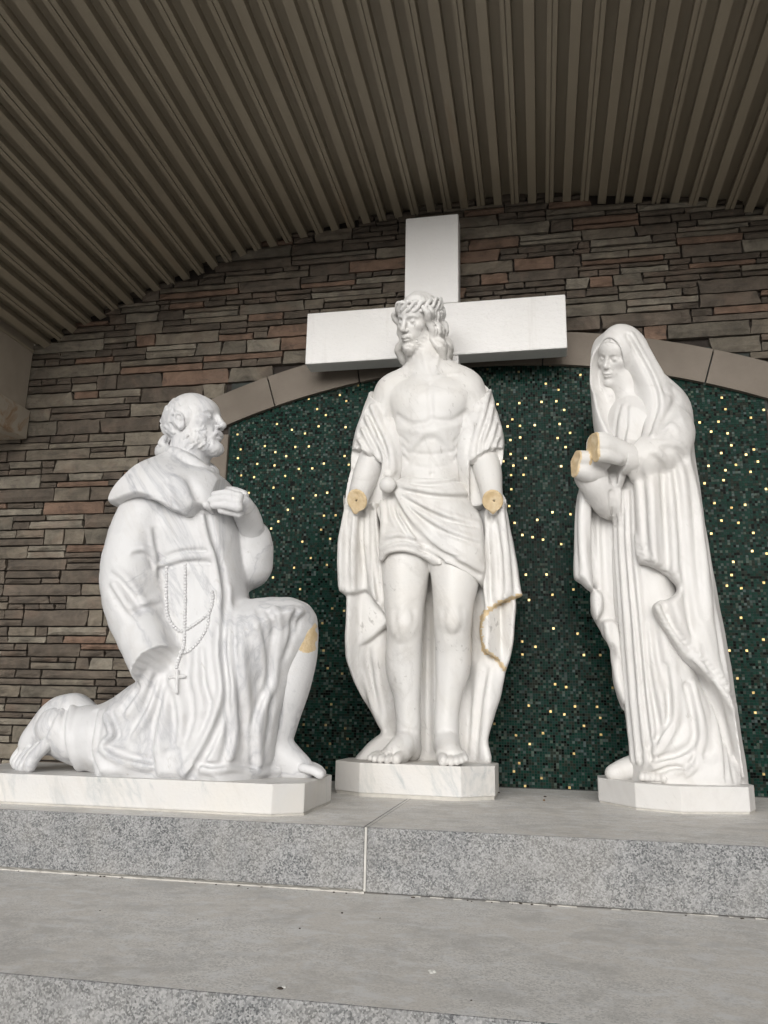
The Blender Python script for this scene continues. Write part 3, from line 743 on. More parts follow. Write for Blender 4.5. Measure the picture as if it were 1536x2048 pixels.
# ------------------------------------------------------------------ the standing figure
def build_christ():
    root = empty('marble_statue', (-0.455, 3.03, 0.0))
    inv = lambda o: setattr(o, 'matrix_parent_inverse', Matrix.Translation((0.455, -3.03, 0.0))) or o
    A = at
    def limb(F, pts, k=0.03, n=4): F.chain([A(p[0], p[1], p[2]) for p in pts], [p[3] for p in pts], k, n)
    # ---- body
    B = Field((-0.77, 2.83, 0.085), (-0.10, 3.22, 2.09), 0.0035)
    E = lambda px, py, y, r, k=0.05, op='+': B.ell(A(px, py, y), r, k, None, op)
    E(862, 1045, 3.06, (.150, .105, .14), 0); E(860, 950, 3.06, (.128, .090, .15)); E(859, 860, 3.05, (.146, .106, .17)); E(858, 795, 3.05, (.155, .096, .10))
    E(824, 806, 3.0, (.074, .046, .062), .07); E(896, 802, 3.0, (.074, .046, .062), .07)
    for q in ((784, 791), (934, 785)): E(*q, 3.05, (.056, .058, .066), .06)
    limb(B, [(861, 780, 3.07, .075), (856, 735, 3.06, .060), (850, 690, 3.035, .056)], .05)
    limb(B, [(856, 745, 3.08, .045), (806, 772, 3.07, .045), (782, 788, 3.06, .05)], .05); limb(B, [(862, 742, 3.08, .045), (910, 762, 3.07, .045), (936, 780, 3.06, .05)], .05)
    # arms
    limb(B, [(778, 798, 3.05, .056), (760, 860, 3.06, .049), (746, 915, 3.06, .046), (731, 955, 3.03, .041), (718, 990, 2.98, .029), (714, 1006, 2.95, .024)], .03); limb(B, [(715, 996, 2.985, .026), (712, 1022, 2.985, .012)], .012)
    limb(B, [(940, 792, 3.05, .056), (955, 850, 3.06, .049), (967, 910, 3.06, .046), (977, 950, 3.03, .041), (984, 990, 2.98, .028), (986, 1006, 2.95, .023)], .03); limb(B, [(985, 996, 2.985, .025), (986, 1023, 2.985, .012)], .012)
    # legs
    limb(B, [(812, 1080, 3.05, .094), (811, 1150, 3.04, .081), (809, 1215, 3.02, .063), (810, 1262, 3.02, .054), (810, 1318, 3.05, .052), (813, 1372, 3.055, .042), (816, 1425, 3.06, .033), (817, 1455, 3.06, .030), (816, 1484, 3.06, .031)], .03)
    limb(B, [(908, 1080, 3.05, .094), (911, 1150, 3.03, .081), (907, 1205, 3.005, .063), (906, 1248, 3.0, .056), (905, 1308, 3.04, .053), (900, 1368, 3.045, .042), (894, 1425, 3.05, .032), (893, 1455, 3.05, .029), (894, 1484, 3.05, .031)], .03)
    E(806, 1250, 2.965, (.036, .026, .042), .035); E(905, 1236, 2.945, (.036, .026, .042), .035)
    E(796, 1325, 3.06, (.032, .05, .08), .05); E(918, 1315, 3.055, (.032, .05, .08), .05)
    # feet with five toes each
    limb(B, [(822, 1503, 3.085, .030), (812, 1488, 3.035, .030), (797, 1499, 2.985, .027), (782, 1510, 2.945, .018)], .03); limb(B, [(806, 1506, 3.0, .022), (795, 1513, 2.95, .017)], .025); limb(B, [(800, 1508, 3.0, .02), (768, 1513, 2.955, .014)], .025)
    for i, (px, py, y) in enumerate([(794, 1518, 2.905), (777, 1519, 2.900), (763, 1518, 2.905), (752, 1517, 2.915), (744, 1515, 2.932)]):
        r = (.0185, .014, .013, .012, .011)[i]; limb(B, [(px + 16, py - 8, y + .06, r * .95), (px + 5, py - 5, y + .024, r * .92), (px - 2, py + 1, y - .006, r * .95)], .004, 3)
    limb(B, [(890, 1503, 3.085, .030), (893, 1488, 3.03, .030), (898, 1500, 2.975, .027), (904, 1512, 2.935, .018)], .03); limb(B, [(891, 1508, 2.97, .022), (889, 1516, 2.93, .017)], .025); limb(B, [(902, 1508, 2.99, .02), (920, 1513, 2.945, .014)], .025)
    for i, (px, py, y) in enumerate([(887, 1522, 2.885), (902, 1524, 2.882), (913, 1523, 2.887), (922, 1521, 2.895), (930, 1518, 2.905)]):
        r = (.0185, .014, .013, .012, .011)[i]; limb(B, [(px - 4, py - 10, y + .062, r * .95), (px - 1, py - 6, y + .024, r * .92), (px, py, y - .006, r * .95)], .004, 3)
    # muscles of the trunk
    D = lambda p, w, a: B.draw(p, w, a * .48)
    D([(860, 770), (861, 810), (862, 838)], .012, -.007); D([(796, 832), (822, 848), (850, 846), (864, 840), (884, 842), (908, 840), (928, 826)], .013, -.010)
    D([(795, 856), (822, 862), (846, 862)], .014, .006); D([(874, 858), (905, 854), (926, 848)], .014, .006)
    D([(812, 905), (828, 885), (846, 868), (862, 862), (880, 868), (898, 885), (912, 905)], .014, .007); D([(816, 925), (835, 896), (862, 876), (888, 894), (906, 922)], .013, -.008)
    for dy in (0, 18, 36): D([(795, 870 + dy), (806, 876 + dy), (816, 888 + dy)], .008, -.005); D([(929, 866 + dy), (918, 872 + dy), (908, 884 + dy)], .008, -.005)
    D([(863, 880), (864, 915), (864, 940)], .010, -.005); D([(826, 906), (850, 909), (878, 908), (900, 904)], .009, -.006); D([(832, 932), (862, 936), (896, 930)], .008, -.0035)
    E(864, 946, 2.965, (.010, .012, .012), .008, '-')
    D([(822, 744), (842, 752), (858, 757)], .010, .006); D([(866, 757), (890, 750), (915, 748)], .010, .006); D([(845, 705), (852, 730), (859, 752)], .010, .006); D([(880, 705), (872, 732), (864, 752)], .009, .005)
    for b in (808, 906):
        D([(b - 17, 1222), (b - 19, 1245), (b - 10, 1268)], .014, -.006); D([(b + 18, 1220), (b + 20, 1243), (b + 10, 1266)], .014, -.006)
    D([(802, 1300), (808, 1380), (813, 1440)], .016, .005); D([(900, 1290), (896, 1380), (892, 1440)], .016, .005)
    D([(795, 1130), (802, 1180), (806, 1215)], .03, .006); D([(900, 1140), (903, 1180), (905, 1210)], .03, .006)
    # ---- head, turned to the viewer's left and bowed
    h = Head(B, A(836, 646, 2.985), .240, 32, -22, 13); h.face(jaw=.92)
    B.cap(A(856, 735, 3.06), A(846, 680, 3.02), .056, .056, .03)
    h.ell((0, .265, -.43), (.115, .10, .09), .06); h.ell((0, .18, -.36), (.165, .13, .09), .07)
    for c, r in (((0, .30, -.42), .13), ((.12, .22, -.36), .12), ((-.12, .22, -.36), .12), ((.19, .10, -.26), .11), ((-.19, .10, -.26), .11), ((0, .24, -.50), .11)): h.curls(c, r, .011, 85, 4); h.curls(c, r, .005, 130, 7)
    h.chain([(-.10, .33, -.27), (-.06, .375, -.215), (0, .39, -.20)], [.014, .022, .016], .01); h.chain([(.10, .33, -.27), (.06, .375, -.215), (0, .39, -.20)], [.014, .022, .016], .01)
    h.ear(1)
    # broken wrists
    ca, na = A(711, 1006, 2.958), nrm((-.15, -.86, -.42)); cb, nb = A(986, 1007, 2.955), nrm((.05, -.86, -.42))
    for c, nv in ((ca, na), (cb, nb)): B.plane(c, nv, c - .075, c + .075, rough=.0007, seed=c[0] * 10)
    for c in (ca, cb): B.cap(c + np.array([.004, -.02, .010]), c + np.array([.004, .03, .010]), .0034, .0034, .002, '-')
    near = lambda c, nv: (lambda C: (np.abs((C - c) @ nv) < .0045) & (np.linalg.norm(C - c, axis=1) < .06))
    B.crisp(.4)
    body = inv(carve('body', B, M_CHRIST, root, [('broken_wrist', near(ca, na)), ('broken_wrist', near(cb, nb))]))
    # ---- hair
    Hf = Field(h.c + np.array([-.17, -.17, -.27]), h.c + np.array([.20, .20, .18]), 0.0034); g = Head(Hf, h.c, h.H, 32, -22, 13)
    g.ell((0, -.075, .16), (.335, .40, .375), 0)
    # clear the face opening, then lay wavy locks down both sides
    g.ell((0, .40, -.10), (.225, .30, .40), .05, '-')
    rs = np.random.RandomState(3)
    for i in range(22):
        a = -2.2 + 4.4 * i / 21; g.bump([(math.sin(a) * .10, .12 * math.cos(a) - .07, .535), (math.sin(a) * .25, .32 * math.cos(a) - .08, .42), (math.sin(a) * .34, .41 * math.cos(a) - .08, .22), (math.sin(a) * .35, .42 * math.cos(a) - .08, .05)], .015, -.013)
    wave = [(.285, .235, .045), (.345, .14, .066), (.315, .00, .066), (.385, -.14, .080), (.345, -.29, .080), (.43, -.43, .092), (.42, -.60, .088), (.42, -.78, .062)]
    for sd in (-1, 1):
        for i in range(7):
            a = i / 6.0; ph = i * 1.3
            pts = [(sd * (x + .022 * math.sin(ph + j * 1.5) - .05 * (a > .5)), .17 - .50 * a + (.02 - .022 * j) * (1 - a) * 2 + .03 * math.sin(ph + 1.6 * j), u + .02 * math.sin(ph)) for j, (x, u, r) in enumerate(wave)]
            g.chain(pts, [r * (.72 if sd < 0 else .86) for (_, _, r) in wave], .012, 4)
            for off in (-.028, .022):
                g.bump([(p[0] + sd * r * .55, p[1] + off + .05 * (i < 3), p[2]) for p, (_, _, r) in zip(pts, wave)], .012, -.016)
    Hf.noise(.0016, 150, seed=5)
    Hf.crisp(.6, 2)
    inv(carve('hair', Hf, M_CHRIST, root))
    # ---- crown of thorns: three twisted stems
    Cf = Field(h.c + np.array([-.14, -.14, -.04]), h.c + np.array([.14, .14, .14]), 0.0029); g = Head(Cf, h.c, h.H, 32, -22, 13)
    for j in range(3):
        pts = []
        for i in range(61):
            t = 2 * math.pi * i / 60; w = 6 * t + j * 2.094
            rr = 1 + .06 * math.cos(w); pts.append((.345 * rr * math.sin(t), -.06 + .41 * rr * math.cos(t), .275 - .02 * math.cos(t) + .085 * math.sin(w) + .014 * math.sin(3.3 * t + j)))
        g.chain(pts, .033, .008, 2)
        for i in range(3, 60, 8):
            p = np.array(pts[i]); q = p + nrm(rs.normal(size=3) * (1, 1, .8) + p * 1.2) * .055; g.cap(p, q, .020, .008, .010)
    Cf.noise(.001, 200, seed=8)
    inv(carve('crown_of_thorns', Cf, M_CHRIST, root))
    # ---- loincloth
    L = Field((-0.70, 2.88, 0.70), (-0.16, 3.22, 1.42), 0.0038)
    for px, py, r in ((856, 985, (.152, .116, .10)), (860, 1025, (.165, .124, .13)), (810, 1100, (.120, .136, .17)), (915, 1110, (.122, .136, .18))): L.ell(A(px, py, 3.055), r, .06)
    L.ell(A(952, 1100, 3.06), (.05, .09, .14), .05); L.ell(A(768, 1060, 3.06), (.04, .08, .12), .05)
    out = [(766, 972), (792, 955), (830, 958), (870, 960), (915, 955), (944, 942), (950, 985), (962, 1040), (967, 1090), (970, 1140), (966, 1168), (948, 1152), (925, 1138), (898, 1128), (868, 1128), (848, 1116), (825, 1106), (800, 1103), (778, 1107), (758, 1118), (757, 1080), (756, 1040), (746, 1005), (758, 988)]
    L.pillow(XZ(out, 2.95), 3.05, .6, .012, .012, '&')
    T = L.fold
    T([(790, 968), (830, 976), (880, 984), (948, 986)], .012, .010, side=1); T([(800, 958), (860, 962), (935, 952)], .010, .006, side=1)
    T([(796, 978), (840, 1005), (895, 1030), (955, 1045)], .011, .008); T([(796, 982), (835, 1020), (890, 1055), (958, 1080)], .011, .007)
    T([(794, 985), (825, 1035), (865, 1080), (915, 1112), (962, 1140)], .014, .015, side=1, under=1.2); T([(792, 985), (815, 1030), (850, 1080), (900, 1120), (960, 1158)], .012, .011, side=1, under=1.1)
    T([(788, 985), (800, 1030), (828, 1075), (862, 1100)], .012, .008); T([(780, 992), (782, 1030), (800, 1060)], .011, .007, side=-1)
    T([(762, 1000), (768, 1030), (765, 1070)], .012, .008); T([(764, 1098), (800, 1088), (845, 1094), (885, 1114), (930, 1124)], .009, .009, side=-1); T([(764, 1108), (800, 1099), (842, 1107), (880, 1124)], .008, .006, side=-1, under=.2); T([(766, 1075), (800, 1068), (840, 1078)], .010, .005)
    L.ell(A(776, 970, 2.945), (.031, .026, .029), .012); L.noise(.0006, 90)
    L.crisp(1.0)
    lo = inv(carve('loincloth', L, M_CHRIST, root))
    # ---- cloak: back sheet, arm wraps, hanging flaps
    K = Field((-0.79, 2.90, 0.10), (-0.05, 3.25, 1.82), 0.0044)
    xc = A(865, 1200, 3.1)[0]
    sheet = lambda y0, bow: (lambda X, Z: y0 - bow * ((X - xc) / .27) ** 2 + .010 * np.sin((X - xc) * 48 + Z * 3) * np.clip((1.5 - Z) / .6, 0, 1))
    back = [(760, 800), (735, 880), (712, 960), (700, 1030), (690, 1100), (690, 1180), (704, 1205), (701, 1290), (706, 1332), (726, 1390), (750, 1440), (770, 1480), (768, 1530), (870, 1532), (974, 1530), (976, 1480), (988, 1435), (1002, 1388), (1012, 1338), (1022, 1300), (1027, 1250), (1026, 1195), (1036, 1175), (1028, 1105), (1018, 1060), (1003, 1000), (992, 920), (978, 830), (955, 780)]
    K.pillow(XZ(back, 3.12), sheet(3.165, .075), .034, .030, .0)
    K.pillow(XZ([(708, 1518), (722, 1500), (742, 1480), (770, 1462), (800, 1470), (800, 1530), (712, 1532)], 3.10), 3.13, .05, .03, .02)
    lf = [(722, 930), (706, 1000), (695, 1045), (689, 1100), (688, 1150), (689, 1186), (712, 1188), (734, 1184), (756, 1208), (776, 1234), (775, 1180), (764, 1100), (756, 1030), (752, 960)]
    K.pillow(XZ(lf, 3.04), lambda X, Z: 3.045 + .018 * np.sin((X + .7) * 60), .026, .016, .010, n=4)
    K.pillow(XZ([(706, 1180), (702, 1240), (700, 1294), (706, 1302), (736, 1288), (764, 1264), (781, 1240), (776, 1190), (745, 1160)], 3.08), 3.085, .03, .018, .010)
    rf = [(972, 1020), (1002, 990), (1018, 1050), (1029, 1108), (1041, 1178), (1041, 1191), (1016, 1201), (994, 1210), (974, 1224), (968, 1180), (968, 1120), (970, 1070)]
    K.pillow(XZ(rf, 3.03), lambda X, Z: 3.035 + .012 * np.sin((X + .2) * 60), .024, .014, .010, n=4)
    lowr = [(972, 1216), (1027, 1190), (1028, 1250), (1022, 1300), (1008, 1340), (997, 1322), (984, 1311), (968, 1301), (960, 1270), (962, 1242)]
    K.pillow(XZ(lowr, 3.06), lambda X, Z: 3.07 + .022 * np.sin((X + .16) * 55), .028, .015, .010)
    limb(K, [(770, 800, 3.065, .064), (754, 850, 3.06, .068), (744, 890, 3.055, .070), (742, 925, 3.055, .064)], .02); limb(K, [(780, 850, 3.03, .028), (782, 900, 3.02, .036), (776, 950, 3.03, .042), (774, 1000, 3.06, .04)], .03)
    limb(K, [(948, 792, 3.065, .064), (962, 845, 3.06, .067), (970, 890, 3.055, .068), (963, 935, 3.055, .062)], .02); limb(K, [(936, 850, 3.04, .026), (936, 900, 3.03, .034), (943, 950, 3.05, .038), (950, 1000, 3.07, .04)], .03)
    # lower edges of the two wraps, slanting in towards the waist; open collars at the shoulders
    a = A(735, 908, 3.0); K.plane(a, (-.45, -.25, -.80), a - np.array([.09, .16, .20]), a + np.array([.06, .03, .06])); a = A(972, 905, 3.0); K.plane(a, (.45, -.25, -.80), a - np.array([.06, .16, .20]), a + np.array([.10, .03, .06]))
    a = A(764, 812, 2.98); K.plane(a, (.45, -.5, .75), a - np.array([.10, .14, .05]), a + np.array([.14, .10, .16])); a = A(957, 805, 2.98); K.plane(a, (-.45, -.5, .75), a - np.array([.14, .14, .05]), a + np.array([.10, .10, .16]))
    T = K.fold
    for pts in ([(745, 815), (760, 850), (780, 895), (786, 940)], [(735, 838), (750, 872), (770, 912), (778, 950)], [(728, 860), (742, 888), (762, 920), (770, 950)], [(722, 882), (738, 905), (756, 928)]): T(pts, .013, .013, side=1, taper=False)
    for pts in ([(974, 790), (966, 830), (952, 875), (944, 925)], [(982, 812), (976, 850), (962, 890), (950, 925)], [(988, 850), (980, 880), (965, 905), (952, 925)], [(992, 878), (982, 898), (966, 912)]): T(pts, .012, .011, side=-1, taper=False)
    for pts in ([(712, 1020), (706, 1100), (708, 1180)], [(735, 990), (733, 1080), (742, 1170)], [(756, 1020), (760, 1110), (768, 1200)]): T(pts, .013, .012, side=1)
    for pts in ([(1000, 1020), (1012, 1100), (1020, 1180)], [(984, 1050), (990, 1120), (992, 1195)]): T(pts, .013, .010, side=-1)
    for pts in ([(748, 1300), (758, 1370), (772, 1440)], [(720, 1320), (742, 1390), (764, 1450)], [(858, 1200), (856, 1350), (858, 1500)], [(955, 1330), (950, 1420), (945, 1510)], [(985, 1340), (972, 1420), (962, 1515)], [(945, 1180), (946, 1300), (938, 1420)]): T(pts, .016, .010, taper=True)
    K.noise(.0007, 70)
    K.crisp(1.0)
    hem = [at(a, b, 3.02) for a, b in spline([(1041, 1190), (1016, 1200), (994, 1209), (974, 1223), (962, 1243), (960, 1270), (968, 1300), (984, 1311), (997, 1322), (1008, 1338)], 8)]
    hem = np.array(hem)
    def torn(C):
        P = np.stack([C[:, 0] / C[:, 1], (C[:, 2] - CAM_Z) / C[:, 1]], 1); Hh = np.stack([hem[:, 0] / hem[:, 1], (hem[:, 2] - CAM_Z) / hem[:, 1]], 1)
        d = np.full(len(C), 9.0); sel = np.where((P[:, 0] > Hh[:, 0].min() - .01) & (P[:, 1] > Hh[:, 1].min() - .01) & (P[:, 1] < Hh[:, 1].max() + .01) & (C[:, 1] < 3.085))[0]
        d[sel] = np.sqrt(((P[sel][:, None] - Hh[None]) ** 2).sum(2)).min(1)
        return d < .0028 + .0014 * np.sin(C[:, 0] * 210) * np.sin(C[:, 2] * 190) + .0006 * np.sin(C[:, 2] * 520)
    inv(carve('cloak', K, M_CHRIST, root, [('broken_hem', torn)]))
    # ---- plinth
    pl = prism([(-.745, 2.972), (-.637, 2.889), (-.275, 2.867), (-.164, 2.96), (-.160, 3.13), (-.25, 3.22), (-.66, 3.235), (-.742, 3.15)], 0.012, 0.114, .004)
    inv(bm_obj('plinth', pl, M_PLINTH, root))
    bed = prism([(-.74, 2.977), (-.635, 2.894), (-.277, 2.872), (-.168, 2.962), (-.165, 3.13), (-.25, 3.21), (-.66, 3.225), (-.737, 3.15)], 0.0, 0.012)
    inv(bm_obj('mortar_bed', bed, M_JOINT, root))
    tag(root, 'white marble man in loincloth and cloak with thorn crown and both hands broken off', 'statue', 'white marble statues on the platform')
    return root
build_christ()
# ------------------------------------------------------------------ the kneeling figure
def build_kneel():
    root = empty('marble_statue', (-1.15, 2.46, 0.0))
    inv = lambda o: setattr(o, 'matrix_parent_inverse', Matrix.Translation((1.15, -2.46, 0.0))) or o
    A = at; Y0 = 2.47
    def limb(F, pts, k=0.03, n=4): F.chain([A(p[0], p[1], p[2]) for p in pts], [p[3] for p in pts], k, n)
    # ---- shoulder cape with collar
    S = Field((-1.50, 2.20, 0.84), (-1.02, 2.76, 1.26), 0.0038)
    def cone(pts): 
        for (x, y, z, rx, ry, rz) in pts: S.ell(A(x, y, z), (rx, ry, rz), .07)
    cone([(345, 990, 2.46, .155, .18, .13), (372, 930, 2.47, .085, .09, .10), (300, 1000, 2.385, .10, .125, .12), (400, 1005, 2.41, .10, .11, .10), (355, 1010, 2.36, .13, .105, .10), (325, 1000, 2.56, .13, .10, .12), (262, 1005, 2.40, .06, .11, .06), (425, 1010, 2.44, .045, .09, .06), (432, 990, 2.45, .06, .08, .08)])
    S.pillow(XZ([(315, 905), (335, 888), (375, 900), (410, 930), (436, 950), (462, 995), (474, 1036), (446, 1034), (425, 1028), (412, 1019), (402, 1028), (388, 1038), (368, 1034), (345, 1020), (322, 1008), (300, 1003), (275, 1008), (252, 1014), (232, 1012), (238, 995), (262, 965), (290, 935)], 2.36), 2.47, .6, .010, .028, '&', n=4)
    limb(S, [(322, 905, 2.45, .02), (348, 908, 2.40, .022), (385, 928, 2.385, .022), (412, 945, 2.40, .022), (428, 948, 2.44, .018)], .006); limb(S, [(322, 900, 2.47, .02), (340, 893, 2.53, .02), (400, 925, 2.55, .02), (428, 945, 2.50, .018)], .006)
    fl = S.fold
    fl([(350, 960), (362, 995), (380, 1028)], .022, .007, side=1); fl([(380, 960), (392, 990), (404, 1014)], .018, -.005)
    S.draw([(240, 1006), (270, 1001), (300, 996), (325, 1001), (350, 1014), (372, 1027), (390, 1030), (404, 1020), (414, 1012), (440, 1026)], .006, .005)
    S.noise(.0007, 60, seed=9)
    S.crisp(.4)
    inv(carve('shoulder_cape', S, M_KNEEL, root))
    # ---- head, hands, bare shin and feet
    B = Field((-1.75, 2.20, 0.07), (-0.62, 2.76, 1.42), 0.0037)
    h = Head(B, A(389, 852, Y0), .246, -84, 9, 0); h.face(jaw=.95)
    h.ear(-1)
    limb(B, [(385, 880, Y0 + .01, .058), (375, 930, Y0 + .01, .062), (368, 980, Y0 + .01, .07)], .03)
    # full short beard, combed back
    h.ell((0, .29, -.43), (.12, .11, .09), .05); h.ell((0, .19, -.40), (.19, .15, .10), .05)
    for g in (-1, 1): h.ell((g * .17, .10, -.29), (.07, .13, .14), .05)
    for i in range(46):
        rs = np.random.RandomState(i); u = -.14 - .32 * rs.rand(); f = .0 + .36 * rs.rand()
        for g in (-1, 1):
            s0 = g * (.250 - .30 * max(0, f - .1) - .10 * max(0, -u - .22)); h.bump([(s0, f + .05, u + .035), (s0, f + .01, u), (s0, f - .045, u - .015)], .011, .013 * (1 if i % 2 else -1))
    for c, r in (((0, .30, -.43), .15), ((.19, .10, -.28), .14), ((-.19, .10, -.28), .14), ((-.12, .22, -.38), .13), ((.12, .22, -.38), .13)): h.curls(c, r, .007, 80, 6)
    for g in (-1, 1): h.chain([(g * .10, .31, -.29), (g * .07, .365, -.222), (0, .39, -.195)], [.014, .026, .018], .012)
    # hand on the breast: palm and five fingers
    yh = 2.41
    on = lambda px, py, d: S.hit(px, py)[1] - d
    limb(B, [(507, 1090, yh + .13, .038), (500, 1048, yh + .07, .036), (487, 1018, yh + .01, .033)], .02)
    B.ell(A(480, 1010, yh - .01), (.036, .026, .036), .02)
    for pts, r in (([(478, 994), (456, 988), (430, 990)], .0120), ([(476, 1004), (452, 999), (424, 1001)], .0128), ([(476, 1015), (454, 1011), (428, 1010)], .0124), ([(478, 1026), (462, 1023), (442, 1020)], .0110)):
        yt = on(*pts[2], .007); ym = on(*pts[1], .010); limb(B, [(*pts[0], min(yh - .012, ym), r * 1.08), (*pts[1], min(ym, yh), r), (*pts[2], yt, r * .8)], .003, 4)
    limb(B, [(487, 992, yh + .02, .016), (470, 984, yh + .02, .013), (455, 981, yh + .03, .010)], .006)
    # front leg, bare below the knee wrap
    limb(B, [(588, 1262, 2.50, .064), (590, 1310, 2.51, .058), (576, 1370, 2.52, .059), (562, 1430, 2.53, .048), (552, 1480, 2.53, .039), (548, 1510, 2.53, .037)], .03)
    B.ell(A(604, 1260, 2.49), (.037, .05, .055), .03)
    limb(B, [(538, 1528, 2.56, .036), (560, 1510, 2.53, .038), (588, 1526, 2.53, .028), (612, 1541, 2.53, .016)], .03); limb(B, [(548, 1534, 2.54, .028), (612, 1545, 2.53, .014)], .03)
    for i in range(5):
        y = 2.485 + .023 * i; x = 638 + 3 * i - i * i; r = (.012, .013, .014, .015, .019)[i]; P = [A(x - 34, 1541, y + .01), A(x - 12, 1545, y), A(x + 2, 1549, y)]
        for p, zz in zip(P, (.118, .112, .102)): p[2] = zz
        B.chain(P, [r, r * .95, r * .95], .004, 3)
    # trailing foot, sole turned back, toes tucked on the plinth
    limb(B, [(150, 1425, 2.46, .055), (118, 1440, 2.45, .048), (85, 1468, 2.45, .040), (62, 1494, 2.45, .030)], .03)
    limb(B, [(122, 1420, 2.45, .034), (98, 1448, 2.46, .036)], .03)
    for i, (px, py, y, r) in enumerate([(62, 1528, 2.34, .017), (50, 1530, 2.368, .014), (42, 1528, 2.392, .0135), (36, 1524, 2.416, .0125), (32, 1518, 2.44, .0115)]):
        limb(B, [(px + 34 - 2 * i, py - 42, y + .035, r * 1.1), (px + 10, py - 18, y + .008, r), (px, py - 3, y, r * .95), (px - 3, py + 6, y - .002, r * .85)], .006, 3)
    # trunk and limbs inside the clothes
    limb(B, [(368, 980, 2.48, .07), (390, 1100, 2.48, .08), (410, 1250, 2.48, .08), (480, 1262, 2.49, .07), (588, 1262, 2.50, .06)], .03); limb(B, [(410, 1250, 2.46, .07), (370, 1400, 2.45, .07), (340, 1480, 2.44, .06), (240, 1478, 2.44, .05), (150, 1430, 2.46, .05)], .03); limb(B, [(380, 1010, 2.50, .05), (430, 1050, 2.56, .04), (498, 1135, 2.56, .032), (507, 1090, 2.54, .034)], .03)
    B.crisp(.6)
    body = inv(carve('body', B, M_KNEEL, root, [('scraped_knee', lambda C: (np.linalg.norm((C - A(614, 1272, 2.47)) / np.array([.030, .07, .058]), axis=1) < 1 + .12 * np.sin(C[:, 2] * 160)) & (C[:, 1] < 2.50))]))
    # ---- hair: receding curls round the back of the head
    Hf = Field(h.c + np.array([-.16, -.14, -.14]), h.c + np.array([.10, .14, .15]), 0.003); g = Head(Hf, h.c, h.H, -84, 9, 0)
    g.ell((0, -.10, .10), (.330, .388, .375), 0)
    g.ell((0, .45, .14), (.42, .42, .60), .03, '-'); g.ell((0, -.05, -.42), (.6, .5, .22), .05, '-')
    rs = np.random.RandomState(12)
    for i in range(64):
        th = rs.uniform(1.3, 4.98); u = rs.uniform(-.25, .42); q = []
        for t in (-1.5, -.5, .5, 1.5):
            a2 = th + .10 * t * (1 if th > 3.14 else -1); uu = u - .045 * t + .02 * math.sin(3 * t + i); rr = math.sqrt(max(.05, 1 - ((uu - .10) / .365) ** 2)); q.append((.330 * rr * math.sin(a2), -.10 + .388 * rr * math.cos(a2), uu))
        g.bump(q, .018, .034 * (1 if i % 2 else -1))
    for i in range(6): g.chain([(-.20 + .08 * i, -.36, -.16), (-.22 + .085 * i, -.41, -.24), (-.20 + .08 * i, -.36, -.30)], [.03, .045, .03], .015, 3)
    Hf.noise(.0008, 150, seed=3); Hf.crisp(1.0, 2)
    inv(carve('hair', Hf, M_KNEEL, root))
    # ---- cassock: trunk, skirts, sleeves
    K = Field((-1.68, 2.20, 0.075), (-0.64, 2.76, 1.12), 0.0042)
    tr = [(300, 1000), (350, 985), (420, 1000), (448, 1030), (468, 1080), (478, 1130), (484, 1190), (490, 1215), (530, 1208), (575, 1206), (605, 1212), (612, 1232), (590, 1262), (566, 1300), (550, 1350), (536, 1400), (520, 1450), (518, 1500), (518, 1570), (500, 1600), (440, 1600), (340, 1596), (230, 1588), (205, 1550), (205, 1500), (215, 1440), (232, 1398), (262, 1372), (290, 1340), (295, 1250), (285, 1150), (280, 1060)]
    K.pillow(XZ(tr, 2.44), lambda X, Z: 2.475 + .0 * X, lambda X, Z: .135 + .05 * np.clip((.75 - Z) / .6, 0, 1), .10, 0)
    K.ell(A(390, 1060, 2.47), (.15, .14, .20), .06)
    # trailing calf under the skirt
    limb(K, [(300, 1480, 2.44, .11), (240, 1478, 2.44, .10), (190, 1475, 2.44, .088), (140, 1465, 2.44, .072), (118, 1455, 2.44, .062)], .03)
    limb(K, [(280, 1420, 2.46, .05), (250, 1440, 2.46, .05), (225, 1450, 2.46, .05)], .04)
    K.ell(A(258, 1430, 2.52), (.08, .08, .07), .03)
    # raised thigh
    limb(K, [(480, 1290, 2.47, .125), (540, 1272, 2.49, .105), (580, 1256, 2.50, .076)], .04)
    limb(K, [(556, 1290, 2.49, .07), (528, 1350, 2.48, .075), (500, 1420, 2.46, .08), (488, 1480, 2.46, .08), (480, 1530, 2.46, .08)], .04); limb(K, [(550, 1495, 2.53, .046), (543, 1528, 2.53, .05), (525, 1545, 2.50, .04)], .02)
    # hanging arm at the near side
    N = Field((-1.68, 2.20, 0.075), (-0.64, 2.76, 1.12), 0.0042)
    limb(N, [(302, 1010, 2.40, .080), (276, 1080, 2.365, .086), (262, 1150, 2.345, .084), (268, 1210, 2.335, .078), (283, 1260, 2.325, .068), (302, 1308, 2.30, .062), (320, 1345, 2.285, .060)], .03)
    ca = A(303, 1325, 2.272); na = nrm((.62, -.42, -.64)); N.plane(ca, na, ca - .13, ca + .13, rough=.0022, seed=2); K.D = smin(K.D, N.D, .03)
    # bent far arm with wide sleeve
    limb(K, [(425, 1040, 2.57, .07), (470, 1090, 2.57, .07), (500, 1135, 2.56, .056), (506, 1105, 2.545, .052), (505, 1075, 2.53, .050)], .03)
    K.pillow(XZ([(478, 1060), (500, 1045), (517, 1075), (524, 1115), (519, 1152), (500, 1172), (480, 1178), (465, 1150)], 2.55), 2.55, .06, .04, .03)
    K.plane(A(495, 1050, 2.54), (-.2, -.2, 1), A(478, 1075, 2.44), A(525, 960, 2.66))
    # knot cord belt and scapular edges
    fl = K.fold; D = K.draw
